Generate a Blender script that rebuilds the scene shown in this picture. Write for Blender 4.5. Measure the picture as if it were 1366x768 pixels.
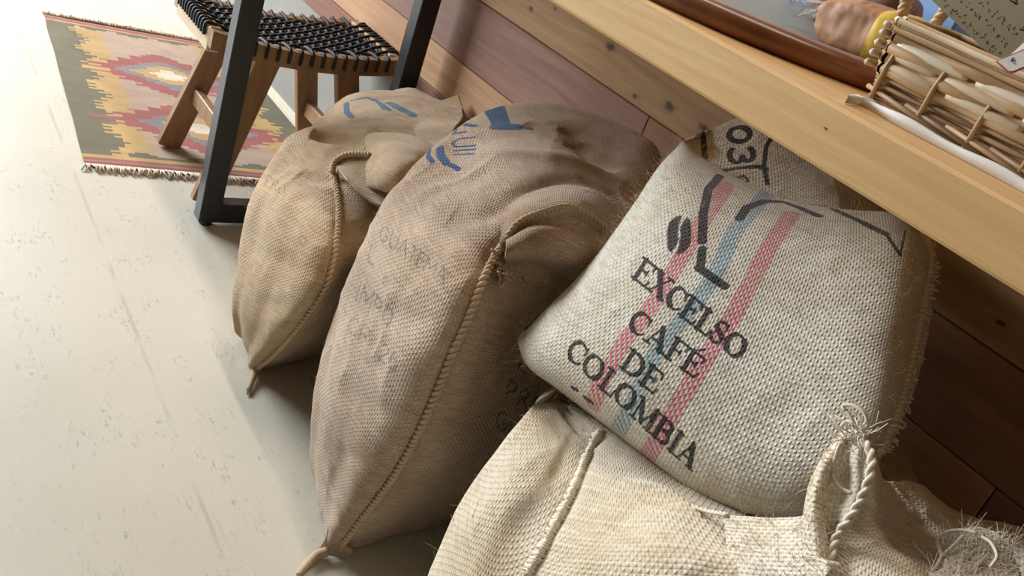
import bpy, math, random
import numpy as np
from mathutils import Vector, Matrix
from mathutils.bvhtree import BVHTree

for _o in list(bpy.data.objects):
    bpy.data.objects.remove(_o)
scene = bpy.context.scene
COL = scene.collection
random.seed(7)
RNG = np.random.default_rng(11)
PI = math.pi

# ------------------------------------------------------------------ camera
W_PX, H_PX = 1366.0, 768.0
FPX = 1255.27
CAM_H = 1.12
CC = np.array([W_PX / 2, H_PX / 2])
V_ALONG = np.array([-285.0, -632.0])      # vanishing point of the counter direction (towards -X)
V_DOWN = np.array([-225.0, 2800.0])       # vanishing point of the verticals (towards -Z)


def _cv(p):
    v = np.array([p[0] - CC[0], -(p[1] - CC[1]), -FPX])
    return v / np.linalg.norm(v)


_Z = -_cv(V_DOWN)
_X = -_cv(V_ALONG)
_X = _X - _Z * np.dot(_X, _Z)
_X /= np.linalg.norm(_X)
_Y = np.cross(_Z, _X)
RW = np.array([_X, _Y, _Z])               # camera vector -> world vector
CAM = np.array([0.0, 0.0, CAM_H])

cam_data = bpy.data.cameras.new('camera')
cam_data.sensor_width = 36.0
cam_data.lens = FPX / W_PX * 36.0
cam_data.clip_start = 0.02
cam = bpy.data.objects.new('camera', cam_data)
COL.objects.link(cam)
_m = Matrix([list(RW[i]) + [CAM[i]] for i in range(3)] + [[0, 0, 0, 1]])
cam.matrix_world = _m
scene.camera = cam

# ------------------------------------------------------------------ world, lights, exposure
world = bpy.data.worlds.new('world')
scene.world = world
world.use_nodes = True
_bg = world.node_tree.nodes['Background']
_bg.inputs[0].default_value = (0.90, 0.95, 1.0, 1)
_bg.inputs[1].default_value = 0.05


def area_light(name, loc, target, sx, sy, power, col, spread=PI):
    d = bpy.data.lights.new(name, 'AREA')
    d.shape = 'RECTANGLE'
    d.size, d.size_y = sx, sy
    d.energy = power
    d.color = col
    d.spread = spread
    o = bpy.data.objects.new(name, d)
    COL.objects.link(o)
    o.location = loc
    o.rotation_euler = (Vector(target) - Vector(loc)).to_track_quat('-Z', 'Y').to_euler()
    return o


area_light('shop_window_light', (-6.0, -0.95, 1.95), (-1.2, 0.6, 0.5), 3.0, 1.5, 340, (0.88, 0.94, 1.0))
area_light('ceiling_strip_light', (-1.9, 0.86, 2.9), (-1.9, 0.86, 0.0), 2.8, 0.08, 19, (1.0, 0.90, 0.76))
vs = scene.view_settings
vs.view_transform = 'Standard'
vs.look = 'None'
vs.gamma = 1.0
vs.use_curve_mapping = False
vs.exposure = 0.62


# ------------------------------------------------------------------ pixel helpers
def ray(p):
    return RW @ _cv(p)


def PY(px, py, y):
    r = ray((px, py))
    return CAM + r * (y / r[1])


def PX(px, py, x):
    r = ray((px, py))
    return CAM + r * (x / r[0])


def PZ(px, py, z=0.0):
    r = ray((px, py))
    return CAM + r * ((z - CAM_H) / r[2])


# ------------------------------------------------------------------ mesh helpers
def link(o, parent=None):
    COL.objects.link(o)
    if parent is not None:
        o.parent = parent
    return o


def mesh_obj(name, verts, faces, mat, parent=None, smooth=False, uv=None):
    me = bpy.data.meshes.new(name)
    me.from_pydata([tuple(map(float, v)) for v in verts], [], [tuple(f) for f in faces])
    if smooth:
        me.polygons.foreach_set('use_smooth', [True] * len(me.polygons))
    if uv is not None:
        l = me.uv_layers.new(name='UVMap')
        idx = np.empty(len(me.loops), dtype=np.int32)
        me.loops.foreach_get('vertex_index', idx)
        l.data.foreach_set('uv', np.asarray(uv, dtype=np.float32)[idx].ravel())
    me.materials.append(mat)
    me.update()
    return link(bpy.data.objects.new(name, me), parent)


def empty(name, loc=(0, 0, 0)):
    o = bpy.data.objects.new(name, None)
    o.empty_display_size = 0.05
    COL.objects.link(o)
    o.location = loc
    return o


def tag(o, label, cat, group=None):
    o['label'] = label
    o['category'] = cat
    if group:
        o['group'] = group
    return o


def structure(o):
    o['kind'] = 'structure'
    return o


class MB:
    """collects pieces of one mesh"""

    def __init__(self):
        self.v = []
        self.f = []

    def add(self, verts, faces):
        n = len(self.v)
        self.v += [tuple(map(float, p)) for p in verts]
        self.f += [tuple(i + n for i in q) for q in faces]

    def box(self, x0, x1, y0, y1, z0, z1, bev=0.0):
        b = min(bev, (x1 - x0) / 2.01, (y1 - y0) / 2.01, (z1 - z0) / 2.01)
        if b <= 0:
            vs_ = [(x, y, z) for z in (z0, z1) for y in (y0, y1) for x in (x0, x1)]
            self.add(vs_, [(0, 2, 3, 1), (4, 5, 7, 6), (0, 1, 5, 4), (2, 6, 7, 3), (0, 4, 6, 2), (1, 3, 7, 5)])
            return
        # chamfered box: convex hull of 24 points
        pts = []
        for sx in (0, 1):
            for sy in (0, 1):
                for sz in (0, 1):
                    X = (x0, x1)[sx]; Y = (y0, y1)[sy]; Z = (z0, z1)[sz]
                    ix = X + (b if sx == 0 else -b); iy = Y + (b if sy == 0 else -b); iz = Z + (b if sz == 0 else -b)
                    pts += [(X, iy, iz), (ix, Y, iz), (ix, iy, Z)]
        self.hull(pts)

    def hull(self, pts):
        import bmesh
        bm = bmesh.new()
        for p in pts:
            bm.verts.new(p)
        bmesh.ops.convex_hull(bm, input=bm.verts)
        bm.verts.index_update()
        bmesh.ops.dissolve_limit(bm, angle_limit=0.01, verts=bm.verts, edges=bm.edges)
        bm.verts.index_update()
        self.add([v.co[:] for v in bm.verts], [[v.index for v in f.verts] for f in bm.faces])
        bm.free()

    def beam(self, p0, p1, wdir, w, t, bev=0.002):
        """rectangular bar from p0 to p1; wdir = direction of width w; thickness t"""
        p0 = np.array(p0, float); p1 = np.array(p1, float)
        d = p1 - p0; d /= np.linalg.norm(d)
        a = np.array(wdir, float); a -= d * np.dot(a, d); a /= np.linalg.norm(a)
        c = np.cross(d, a)
        pts = []
        for e, sg in ((p0, 1), (p1, -1)):
            for sa in (-1, 1):
                for sc in (-1, 1):
                    A = a * sa; C_ = c * sc
                    pts.append(e + A * (w / 2 - bev) + C_ * (t / 2 - bev))
                    pts.append(e + d * sg * bev + A * (w / 2) + C_ * (t / 2 - bev))
                    pts.append(e + d * sg * bev + A * (w / 2 - bev) + C_ * (t / 2))
        self.hull([tuple(p) for p in pts])

    def tube(self, pts, r, sides=6, caps=True, flat=1.0):
        pts = np.asarray(pts, float)
        n = len(pts)
        r = np.full(n, r) if np.isscalar(r) else np.asarray(r, float)
        tan = np.gradient(pts, axis=0)
        tan /= np.linalg.norm(tan, axis=1)[:, None] + 1e-12
        up = np.array([0, 0, 1.0])
        if abs(tan[0] @ up) > 0.9:
            up = np.array([1.0, 0, 0])
        a = np.cross(tan[0], up); a /= np.linalg.norm(a)
        vs_ = []
        for i in range(n):
            a = a - tan[i] * (a @ tan[i]); a /= np.linalg.norm(a) + 1e-12
            b = np.cross(tan[i], a)
            for k in range(sides):
                th = 2 * PI * k / sides
                vs_.append(pts[i] + (a * math.cos(th) + b * math.sin(th) * flat) * r[i])
        fs = []
        for i in range(n - 1):
            for k in range(sides):
                k2 = (k + 1) % sides
                fs.append((i * sides + k, i * sides + k2, (i + 1) * sides + k2, (i + 1) * sides + k))
        if caps:
            fs.append(tuple(range(sides - 1, -1, -1)))
            fs.append(tuple((n - 1) * sides + k for k in range(sides)))
        self.add(vs_, fs)

    def build(self, name, mat, parent=None, smooth=False):
        return mesh_obj(name, self.v, self.f, mat, parent, smooth)


def crspline(P, n, closed=False):
    """Catmull-Rom through P along axis 0, n samples"""
    P = np.asarray(P, float)
    K = len(P)
    if closed:
        t = np.linspace(0, K, n, endpoint=False)
    else:
        t = np.linspace(0, K - 1, n)
    i = np.floor(t).astype(int)
    if not closed:
        i = np.minimum(i, K - 2)
    f = t - i
    if closed:
        g = lambda k: P[(i + k) % K]
    else:
        Pe = np.concatenate([[2 * P[0] - P[1]], P, [2 * P[-1] - P[-2]]])
        g = lambda k: Pe[i + k + 1]
    f = f.reshape((-1,) + (1,) * (P.ndim - 1))
    a, b, c, d = g(-1), g(0), g(1), g(2)
    return 0.5 * (2 * b + (c - a) * f + (2 * a - 5 * b + 4 * c - d) * f ** 2 + (3 * b - a - 3 * c + d) * f ** 3)


def vnoise(p, seed=0):
    """value noise, p (N,3) -> (N) in -1..1"""
    p = np.asarray(p, float) + seed * 17.31
    i = np.floor(p).astype(np.int64)
    f = p - i
    f = f * f * (3 - 2 * f)

    def h(x, y, z):
        n = (x * 374761393 + y * 668265263 + z * 1274126177) & 0x7fffffff
        n = ((n ^ (n >> 13)) * 1274126177) & 0x7fffffff
        n = n ^ (n >> 16)
        return (n & 0xffff) / 32767.5 - 1.0
    out = 0
    for dx in (0, 1):
        for dy in (0, 1):
            for dz in (0, 1):
                w = (f[:, 0] if dx else 1 - f[:, 0]) * (f[:, 1] if dy else 1 - f[:, 1]) * (f[:, 2] if dz else 1 - f[:, 2])
                out = out + w * h(i[:, 0] + dx, i[:, 1] + dy, i[:, 2] + dz)
    return out


def grid_normals(G, closed):
    if closed:
        du = np.roll(G, -1, 1) - np.roll(G, 1, 1)
    else:
        du = np.gradient(G, axis=1)
    dv = np.gradient(G, axis=0)
    n = np.cross(du, dv)
    return n / (np.linalg.norm(n, axis=2, keepdims=True) + 1e-12)


def grid_faces(nv, nu, closed):
    fs = []
    idx = np.arange(nv * nu).reshape(nv, nu)
    if closed:
        a = idx[:-1]; b = np.roll(idx, -1, 1)[:-1]; c = np.roll(idx, -1, 1)[1:]; d = idx[1:]
    else:
        a = idx[:-1, :-1]; b = idx[:-1, 1:]; c = idx[1:, 1:]; d = idx[1:, :-1]
    return np.stack([a.ravel(), b.ravel(), c.ravel(), d.ravel()], 1)


def grid_uv(G, closed):
    nv, nu = G.shape[:2]
    dv = np.linalg.norm(np.diff(G, axis=0), axis=2).mean(1)
    v = np.concatenate([[0], np.cumsum(dv)])
    du = np.linalg.norm(np.diff(G, axis=1), axis=2)
    row = np.argsort(du.sum(1))[int(nv * 0.7)]
    u = np.concatenate([[0], np.cumsum(du[row])])
    U, V = np.meshgrid(u, v)
    return np.stack([U.ravel(), V.ravel()], 1)


def fast_mesh(name, verts, quads, mat, parent, uv=None, attrs=None, smooth=True):
    me = bpy.data.meshes.new(name)
    nV, nF = len(verts), len(quads)
    me.vertices.add(nV)
    me.vertices.foreach_set('co', np.asarray(verts, np.float32).ravel())
    me.loops.add(nF * 4)
    me.loops.foreach_set('vertex_index', np.asarray(quads, np.int32).ravel())
    me.polygons.add(nF)
    me.polygons.foreach_set('loop_start', np.arange(0, nF * 4, 4, dtype=np.int32))
    me.update(calc_edges=True)
    me.polygons.foreach_set('use_smooth', np.full(nF, smooth))
    if uv is not None:
        l = me.uv_layers.new(name='UVMap')
        l.data.foreach_set('uv', np.asarray(uv, np.float32)[np.asarray(quads).ravel()].ravel())
    for k, a in (attrs or {}).items():
        at = me.attributes.new(k, 'FLOAT', 'POINT')
        at.data.foreach_set('value', np.asarray(a, np.float32))
    me.materials.append(mat)
    me.validate()
    return link(bpy.data.objects.new(name, me), parent)


# ------------------------------------------------------------------ material helpers
class NT:
    def __init__(self, name):
        self.m = bpy.data.materials.new(name)
        self.m.use_nodes = True
        self.t = self.m.node_tree
        self.t.nodes.clear()
        self.out = self.t.nodes.new('ShaderNodeOutputMaterial')

    def n(self, typ, props=None, **ins):
        nd = self.t.nodes.new('ShaderNode' + typ)
        for k, v in (props or {}).items():
            setattr(nd, k, v)
        for k, v in ins.items():
            key = int(k[1:]) if k[0] == '_' and k[1:].isdigit() else k.replace('_', ' ')
            self.set(nd.inputs[key], v)
        return nd

    def set(self, sock, v):
        if isinstance(v, bpy.types.NodeSocket):
            self.t.links.new(v, sock)
        elif isinstance(v, bpy.types.Node):
            self.t.links.new(v.outputs[0], sock)
        elif isinstance(v, (tuple, list)) and len(v) == 3 and sock.type == 'RGBA':
            sock.default_value = (*v, 1)
        else:
            sock.default_value = v

    def math(self, op, a, b=None, c=None, clamp=False):
        nd = self.t.nodes.new('ShaderNodeMath')
        nd.operation = op
        nd.use_clamp = clamp
        self.set(nd.inputs[0], a)
        if b is not None:
            self.set(nd.inputs[1], b)
        if c is not None:
            self.set(nd.inputs[2], c)
        return nd.outputs[0]

    def ss(self, x, a, b):
        nd = self.t.nodes.new('ShaderNodeMapRange')
        nd.interpolation_type = 'SMOOTHSTEP'
        self.set(nd.inputs[0], x)
        nd.inputs[1].default_value = a
        nd.inputs[2].default_value = b
        return nd.outputs[0]

    def mix(self, f, a, b, mode='MIX'):
        nd = self.t.nodes.new('ShaderNodeMix')
        nd.data_type = 'RGBA'
        nd.blend_type = mode
        self.set(nd.inputs[0], f)
        self.set(nd.inputs[6], a)
        self.set(nd.inputs[7], b)
        return nd.outputs[2]

    def noise(self, vec, scale, detail=2.0, rough=0.5, dist=0.0):
        nd = self.n('TexNoise', Scale=scale, Detail=detail, Roughness=rough, Distortion=dist)
        if vec is not None:
            self.set(nd.inputs['Vector'], vec)
        return nd.outputs[0]

    def mapping(self, vec, scale=(1, 1, 1), loc=(0, 0, 0), rot=(0, 0, 0)):
        nd = self.n('Mapping', Vector=vec)
        nd.inputs['Scale'].default_value = scale
        nd.inputs['Location'].default_value = loc
        nd.inputs['Rotation'].default_value = rot
        return nd.outputs[0]

    def obj(self):
        return self.n('TexCoord').outputs['Object']

    def pos(self):
        return self.n('NewGeometry').outputs['Position']

    def done(self, col, rough=0.6, bump=None, bdist=0.001, bstr=1.0, metal=0.0, spec=0.5, **kw):
        p = self.n('BsdfPrincipled')
        self.set(p.inputs['Base Color'], col)
        self.set(p.inputs['Roughness'], rough)
        p.inputs['Metallic'].default_value = metal
        p.inputs['Specular IOR Level'].default_value = spec
        for k, v in kw.items():
            self.set(p.inputs[k.replace('_', ' ')], v)
        if bump is not None:
            b = self.n('Bump', Strength=bstr, Distance=bdist, Height=bump)
            self.t.links.new(b.outputs[0], p.inputs['Normal'])
        self.t.links.new(p.outputs[0], self.out.inputs[0])
        return self.m


def lin(r, g, b):
    f = lambda c: (c / 255 / 12.92) if c / 255 <= 0.04045 else ((c / 255 + 0.055) / 1.055) ** 2.4
    return (f(r), f(g), f(b))


def mat_plain(name, col, rough=0.6, spec=0.5, nscale=40, var=0.12, **kw):
    t = NT(name)
    nz = t.noise(t.obj(), nscale, 4)
    c = t.mix(nz, tuple(x * (1 - var) for x in col), tuple(min(1, x * (1 + var)) for x in col))
    return t.done(c, rough, spec=spec, **kw)


def mat_wood(name, ca, cb, grain=(1.2, 40, 40), rough=0.5, knots=(), kcol=(0.05, 0.025, 0.012), coords='pos', spec=0.35, bump=0.0004):
    t = NT(name)
    v = t.pos() if coords == 'pos' else t.obj()
    wob = t.noise(t.mapping(v, (1.5, 4, 4)), 1.0, 2)
    v2 = t.n('VectorMath', {'operation': 'ADD'}, _0=v, _1=t.n('CombineXYZ', X=0.0, Y=t.math('MULTIPLY', wob, 0.05), Z=t.math('MULTIPLY', wob, 0.05))).outputs[0]
    g1 = t.noise(t.mapping(v2, grain), 1.0, 6, 0.6)
    g2 = t.noise(t.mapping(v2, tuple(x * 5 for x in grain)), 1.0, 3, 0.6)
    big = t.noise(t.mapping(v, (1.5, 6, 6)), 1.0, 2)
    f = t.math('ADD', t.math('MULTIPLY', g1, 0.75), t.math('MULTIPLY', g2, 0.25))
    c = t.mix(t.ss(f, 0.32, 0.68), ca, cb)
    c = t.mix(t.math('MULTIPLY', t.ss(big, 0.4, 0.75), 0.35), c, tuple(x * 0.75 for x in ca))
    for k in knots:
        d = t.n('VectorMath', {'operation': 'DISTANCE'}, _0=t.mapping(v, (0.6, 1, 1)), _1=(k[0] * 0.6, k[1], k[2]))
        dd = t.math('ADD', d.outputs['Value'], t.math('MULTIPLY', t.math('SUBTRACT', t.noise(v, 90, 3), 0.5), 0.012))
        c = t.mix(t.math('MULTIPLY', t.math('SUBTRACT', 1.0, t.ss(dd, k[3] * 0.4, k[3] * 1.8)), 0.4), c, tuple(x * 0.45 for x in ca))
        c = t.mix(t.math('MULTIPLY', t.math('SUBTRACT', 1.0, t.ss(dd, k[3] * 0.3, k[3])), 0.9), c, kcol)
    return t.done(c, rough, bump=f, bdist=bump, bstr=0.6, spec=spec)


def mat_burlap(name, base, light, dark, pitch=0.004, ink=(0.02, 0.018, 0.02), amt=0.9, stain=(0.5, 0.3, 0.12), stain_amt=0.35, stripes=False, bump=0.0012, seed=0.0, skew=0.0, printed=True, more_inks=()):
    t = NT(name)
    uv = t.n('UVMap').outputs[0]
    pos = t.pos()
    nd = t.n('TexNoise', Scale=70.0, Detail=2.0, Vector=uv)
    off = t.n('VectorMath', {'operation': 'MULTIPLY_ADD'}, _0=nd.outputs['Color'], _1=(pitch * 0.5,) * 3, _2=uv).outputs[0]
    sp = t.n('SeparateXYZ', Vector=off)
    u = sp.outputs[0]
    v = sp.outputs[1]
    if skew:
        u = t.math('ADD', u, t.math('MULTIPLY', v, skew))
    su = t.math('SINE', t.math('MULTIPLY', u, PI / pitch))
    sv = t.math('SINE', t.math('MULTIPLY', v, PI / pitch))
    ab = t.math('MULTIPLY', t.math('ABSOLUTE', su), t.math('ABSOLUTE', sv))
    s = t.math('MULTIPLY', su, sv)
    thread = t.noise(t.mapping(uv, (1 / pitch * 0.12, 1 / pitch, 1)), 1.0, 2)
    h = t.math('ADD', t.math('ADD', t.math('MULTIPLY', ab, 0.6), t.math('MULTIPLY', s, 0.4)), t.math('MULTIPLY', thread, 0.5))
    fine = t.noise(pos, 900, 2)
    big = t.noise(pos, 7 + seed, 3)
    mid = t.noise(pos, 55, 3)
    c = t.mix(t.ss(big, 0.3, 0.72), base, light)
    c = t.mix(t.math('MULTIPLY', t.ss(mid, 0.35, 0.75), 0.25), c, tuple(x * 0.7 for x in base))
    st = t.noise(t.mapping(pos, (1, 1, 1), (3.1 + seed, 0.7, 1.9)), 4.5, 2)
    c = t.mix(t.math('MULTIPLY', t.ss(st, 0.52, 0.72), stain_amt), c, stain)
    c = t.mix(t.math('MULTIPLY', t.math('SUBTRACT', 1.0, t.ss(h, -0.05, 0.55)), 0.75), c, dark)
    c = t.mix(t.math('MULTIPLY', t.ss(thread, 0.35, 0.8), 0.22), c, tuple(min(1, x * 1.25) for x in light))
    if stripes:
        hatch = t.ss(t.math('ADD', t.math('SINE', t.math('MULTIPLY', t.math('ADD', u, v), PI / pitch)), t.math('MULTIPLY', mid, 0.6)), -0.3, 0.7)
        for an, colr in (('pink', lin(198, 70, 100)), ('blue', lin(84, 142, 166))):
            sd = t.n('Attribute', {'attribute_name': an}).outputs['Fac']
            m = t.math('SUBTRACT', 1.0, t.ss(sd, -0.001, 0.0012))
            pale = t.math('ADD', 0.10, t.math('MULTIPLY', hatch, 0.72))
            m = t.math('MULTIPLY', m, t.math('MULTIPLY', pale, t.ss(big, 0.1, 0.5)))
            c = t.mix(m, c, colr)
    for an, icol, iamt in ([('ink', ink, amt)] if printed else []) + list(more_inks):
        sd = t.n('Attribute', {'attribute_name': an}).outputs['Fac']
        sdn = t.math('ADD', sd, t.math('MULTIPLY', t.math('SUBTRACT', t.noise(pos, 260, 3), 0.5), 0.0018))
        m = t.math('SUBTRACT', 1.0, t.ss(sdn, -0.0006, 0.0006))
        m = t.math('MULTIPLY', m, t.math('MULTIPLY', t.math('ADD', 0.78, t.math('MULTIPLY', t.ss(h, -0.1, 0.5), 0.22)), iamt))
        c = t.mix(m, c, icol)
    c = t.mix(0.10, c, t.mix(fine, (0, 0, 0), (1, 1, 1)), 'OVERLAY')
    return t.done(c, 0.92, bump=h, bdist=bump, bstr=0.9, spec=0.12, Sheen_Weight=0.25, Sheen_Roughness=0.5)

# ------------------------------------------------------------------ floor, back wall
def build_floor():
    t = NT('painted_concrete')
    p = t.pos()
    big = t.noise(p, 1.6, 4)
    mid = t.noise(t.mapping(p, (1, 2.2, 1)), 9, 5, 0.65)
    fine = t.noise(p, 160, 3)
    c = t.mix(t.ss(big, 0.3, 0.7), lin(208, 204, 190), lin(197, 193, 178))
    sc = t.math('MULTIPLY', t.ss(mid, 0.50, 0.64), t.ss(t.noise(t.mapping(p, (1, 2.6, 1)), 55, 4, 0.7), 0.50, 0.66))
    c = t.mix(t.math('MULTIPLY', sc, 0.8), c, lin(150, 148, 138))
    spots = t.ss(t.noise(t.mapping(p, (1.5, 3, 1)), 38, 2), 0.70, 0.76)
    c = t.mix(t.math('MULTIPLY', spots, 0.35), c, lin(140, 136, 126))
    # old filled joint running along the room
    s = t.n('SeparateXYZ', Vector=p)
    yl = t.math('ADD', s.outputs[1], t.math('MULTIPLY', s.outputs[0], 0.026))
    d = t.math('ABSOLUTE', t.math('SUBTRACT', yl, t.math('ADD', 0.4835, t.math('MULTIPLY', t.noise(p, 14, 2), 0.006))))
    brk = t.ss(t.noise(t.mapping(p, (4.5, 0, 0)), 1.0, 2), 0.42, 0.56)
    m = t.math('MULTIPLY', t.math('SUBTRACT', 1.0, t.ss(d, 0.001, 0.006)), brk)
    c = t.mix(t.math('MULTIPLY', m, 0.32), c, lin(140, 136, 126))
    c = t.mix(0.06, c, t.mix(fine, (0, 0, 0), (1, 1, 1)), 'OVERLAY')
    rough = t.math('ADD', 0.30, t.math('MULTIPLY', mid, 0.22))
    mat = t.done(c, rough, bump=t.math('ADD', mid, t.math('MULTIPLY', fine, 0.15)), bdist=0.0012, bstr=0.4, spec=0.45)
    b = MB()
    b.box(-7, 3.5, -5, 2.2, -0.12, 0)
    structure(b.build('floor', mat))
    t = NT('plaster_wall')
    c = t.mix(t.noise(t.pos(), 6, 4), lin(196, 194, 190), lin(210, 208, 203))
    m2 = t.done(c, 0.85)
    b = MB()
    b.box(-7, 3.5, 2.1, 2.2, 0, 2.95)
    structure(b.build('wall_back', m2))
    b = MB()
    b.box(1.0, 1.1, -1.2, 2.1, 0, 2.95)  # unseen wall added to block light from the right; darkened to cut bounce
    structure(b.build('unseen_wall_right', mat_plain('low_bounce_wall', lin(96, 80, 66), 0.8)))
    b = MB()
    b.box(-7, 3.5, -5, 2.2, 2.95, 3.05)  # unseen slab overhead, added to lower top ambient; darkened to cut bounce
    structure(b.build('unseen_ceiling', mat_plain('low_bounce_ceiling', lin(112, 98, 84), 0.8)))


build_floor()

# ------------------------------------------------------------------ counter
Y_W = 1.31          # face of the plank cladding
Y_E = 0.77          # front edge of the worktop
Z_U, Z_T = 0.917, 0.976


def build_counter():
    root = empty('counter_base', (-1.5, 1.4, 0))
    tag(root, 'counter front clad in wide mixed brown wooden boards behind the sacks', 'counter')

    def put(name, b, m):
        o = b.build(name, m)
        o.parent = root
        o.matrix_parent_inverse = Matrix.Translation((-root.location[0], -root.location[1], 0))
        return o
    t = NT('grey_plinth_render')
    c = t.mix(t.noise(t.pos(), 12, 5), lin(132, 132, 126), lin(156, 155, 148))
    pm = t.done(c, 0.7, bump=t.noise(t.pos(), 60, 3), bdist=0.001)
    b = MB(); b.box(-5.0, 0.99, Y_W + 0.004, 1.75, 0, 0.357)
    put('plinth', b, pm)
    b = MB(); b.box(-5.0, 0.99, Y_W - 0.005, Y_W + 0.004, 0, 0.02, 0.001)
    put('base_strip', b, mat_plain('cream_base_strip', lin(214, 206, 184), 0.6))
    b = MB(); b.box(-5.0, 0.99, Y_W + 0.022, 1.75, 0.356, Z_U)
    put('carcass', b, mat_plain('dark_carcass', lin(60, 45, 36), 0.8))
    kn = [(-1.713, Y_W, .739, .0065), (-1.632, Y_W, .768, .005), (-1.424, Y_W, .763, .011), (-1.306, Y_W, .707, .0065), (-1.213, Y_W, .726, .011), (-1.112, Y_W, .728, .010), (-0.487, Y_W, .729, .0065)]
    top_m = mat_wood('knotty_pine_board', lin(172, 134, 92), lin(200, 162, 116), (2.0, 60, 60), 0.5, kn)
    red_a = mat_wood('red_brown_board', lin(140, 104, 90), lin(164, 126, 110), (2.2, 55, 55), 0.5)
    red_b = mat_wood('red_brown_board_warm', lin(146, 104, 82), lin(170, 126, 102), (2.2, 55, 55), 0.5)
    tan_a = mat_wood('tan_board', lin(184, 142, 106), lin(206, 166, 128), (2.2, 50, 50), 0.5)
    tan_b = mat_wood('orange_board', lin(190, 144, 106), lin(210, 166, 126), (2.2, 50, 50), 0.5)
    dk = mat_wood('dark_red_board', lin(120, 76, 58), lin(146, 96, 74), (2.2, 55, 55), 0.5)
    rows = [(0.689, 0.9165, [(-5, -2.9, top_m, 0), (-2.9, 0.3, top_m, 0.001), (0.3, 0.99, top_m, 0)]),
            (0.532, 0.689, [(-5, -2.62, red_b, 0.0015), (-2.62, -1.251, red_a, 0), (-1.251, 0.1, red_b, 0.001), (0.1, 0.99, red_a, 0)]),
            (0.427, 0.532, [(-5, -2.208, tan_b, 0), (-2.208, -0.373, tan_a, 0.001), (-0.373, 0.99, red_a, 0)]),
            (0.357, 0.427, [(-5, -1.7, dk, 0.001), (-1.7, 0.0, red_b, 0), (0.0, 0.99, dk, 0.001)])]
    for z0, z1, segs in rows:
        for x0, x1, m, dy in segs:
            b = MB()
            b.box(x0 + 0.0009, x1 - 0.0009, Y_W - dy, Y_W + 0.022, z0 + 0.001, z1 - 0.001, 0.0018)
            put('plank', b, m)
    # worktop: thick glued staves
    ma = mat_wood('worktop_pine', lin(212, 168, 110), lin(230, 191, 136), (1.6, 75, 75), 0.42, [(-0.52, Y_E, 0.953, 0.0008)])
    mb = mat_wood('worktop_pine_orange', lin(200, 146, 88), lin(220, 172, 112), (1.6, 60, 60), 0.42)
    wt = empty('worktop', (-1.5, 1.2, Z_U))
    tag(wt, 'thick pale pine worktop overhanging the burlap sacks', 'worktop')
    ys = [Y_E, 0.90, 1.03, 1.16, 1.29, 1.42, 1.55, 1.68, 1.78]
    for i in range(len(ys) - 1):
        b = MB()
        b.box(-5.0, 0.99, ys[i] + (0 if i == 0 else 0.0004), ys[i + 1] - 0.0004, Z_U, Z_T, 0.0035 if i == 0 else 0.001)
        o = b.build('stave', ma if i % 2 == 0 else mb)
        o.parent = wt
        o.matrix_parent_inverse = Matrix.Translation((1.5, -1.2, -Z_U))


build_counter()


# ------------------------------------------------------------------ black steel loop leg
def build_leg_frame():
    x0, x1 = -2.045, -2.003
    m = mat_plain('black_powder_coat', lin(30, 31, 36), 0.42, 0.5, 200, 0.1)
    root = empty('steel_table_leg', (-2.024, 1.02, 0))
    tag(root, 'black square steel loop leg standing under the worktop beside the stool', 'table leg')

    def put(n, *a):
        b = MB(); b.box(*a)
        o = b.build(n, m); o.parent = root
        o.matrix_parent_inverse = Matrix.Translation((2.024, -1.02, 0))
    put('post', x0, x1, 0.775, 0.826, 0.012, Z_U, 0.002)
    put('post', x0, x1, 1.212, 1.263, 0.012, Z_U, 0.002)
    put('bottom_bar', x0, x1, 0.8255, 1.2125, 0.012, 0.063, 0.002)
    put('top_bar', x0, x1, 0.8255, 1.2125, Z_U - 0.05, Z_U, 0.002)
    for y in (0.80, 1.237):
        b = MB(); b.tube([(-2.024, y, 0), (-2.024, y, 0.013)], 0.016, 12)
        o = b.build('foot_pad', m, root); o.matrix_parent_inverse = Matrix.Translation((2.024, -1.02, 0))


build_leg_frame()


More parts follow.
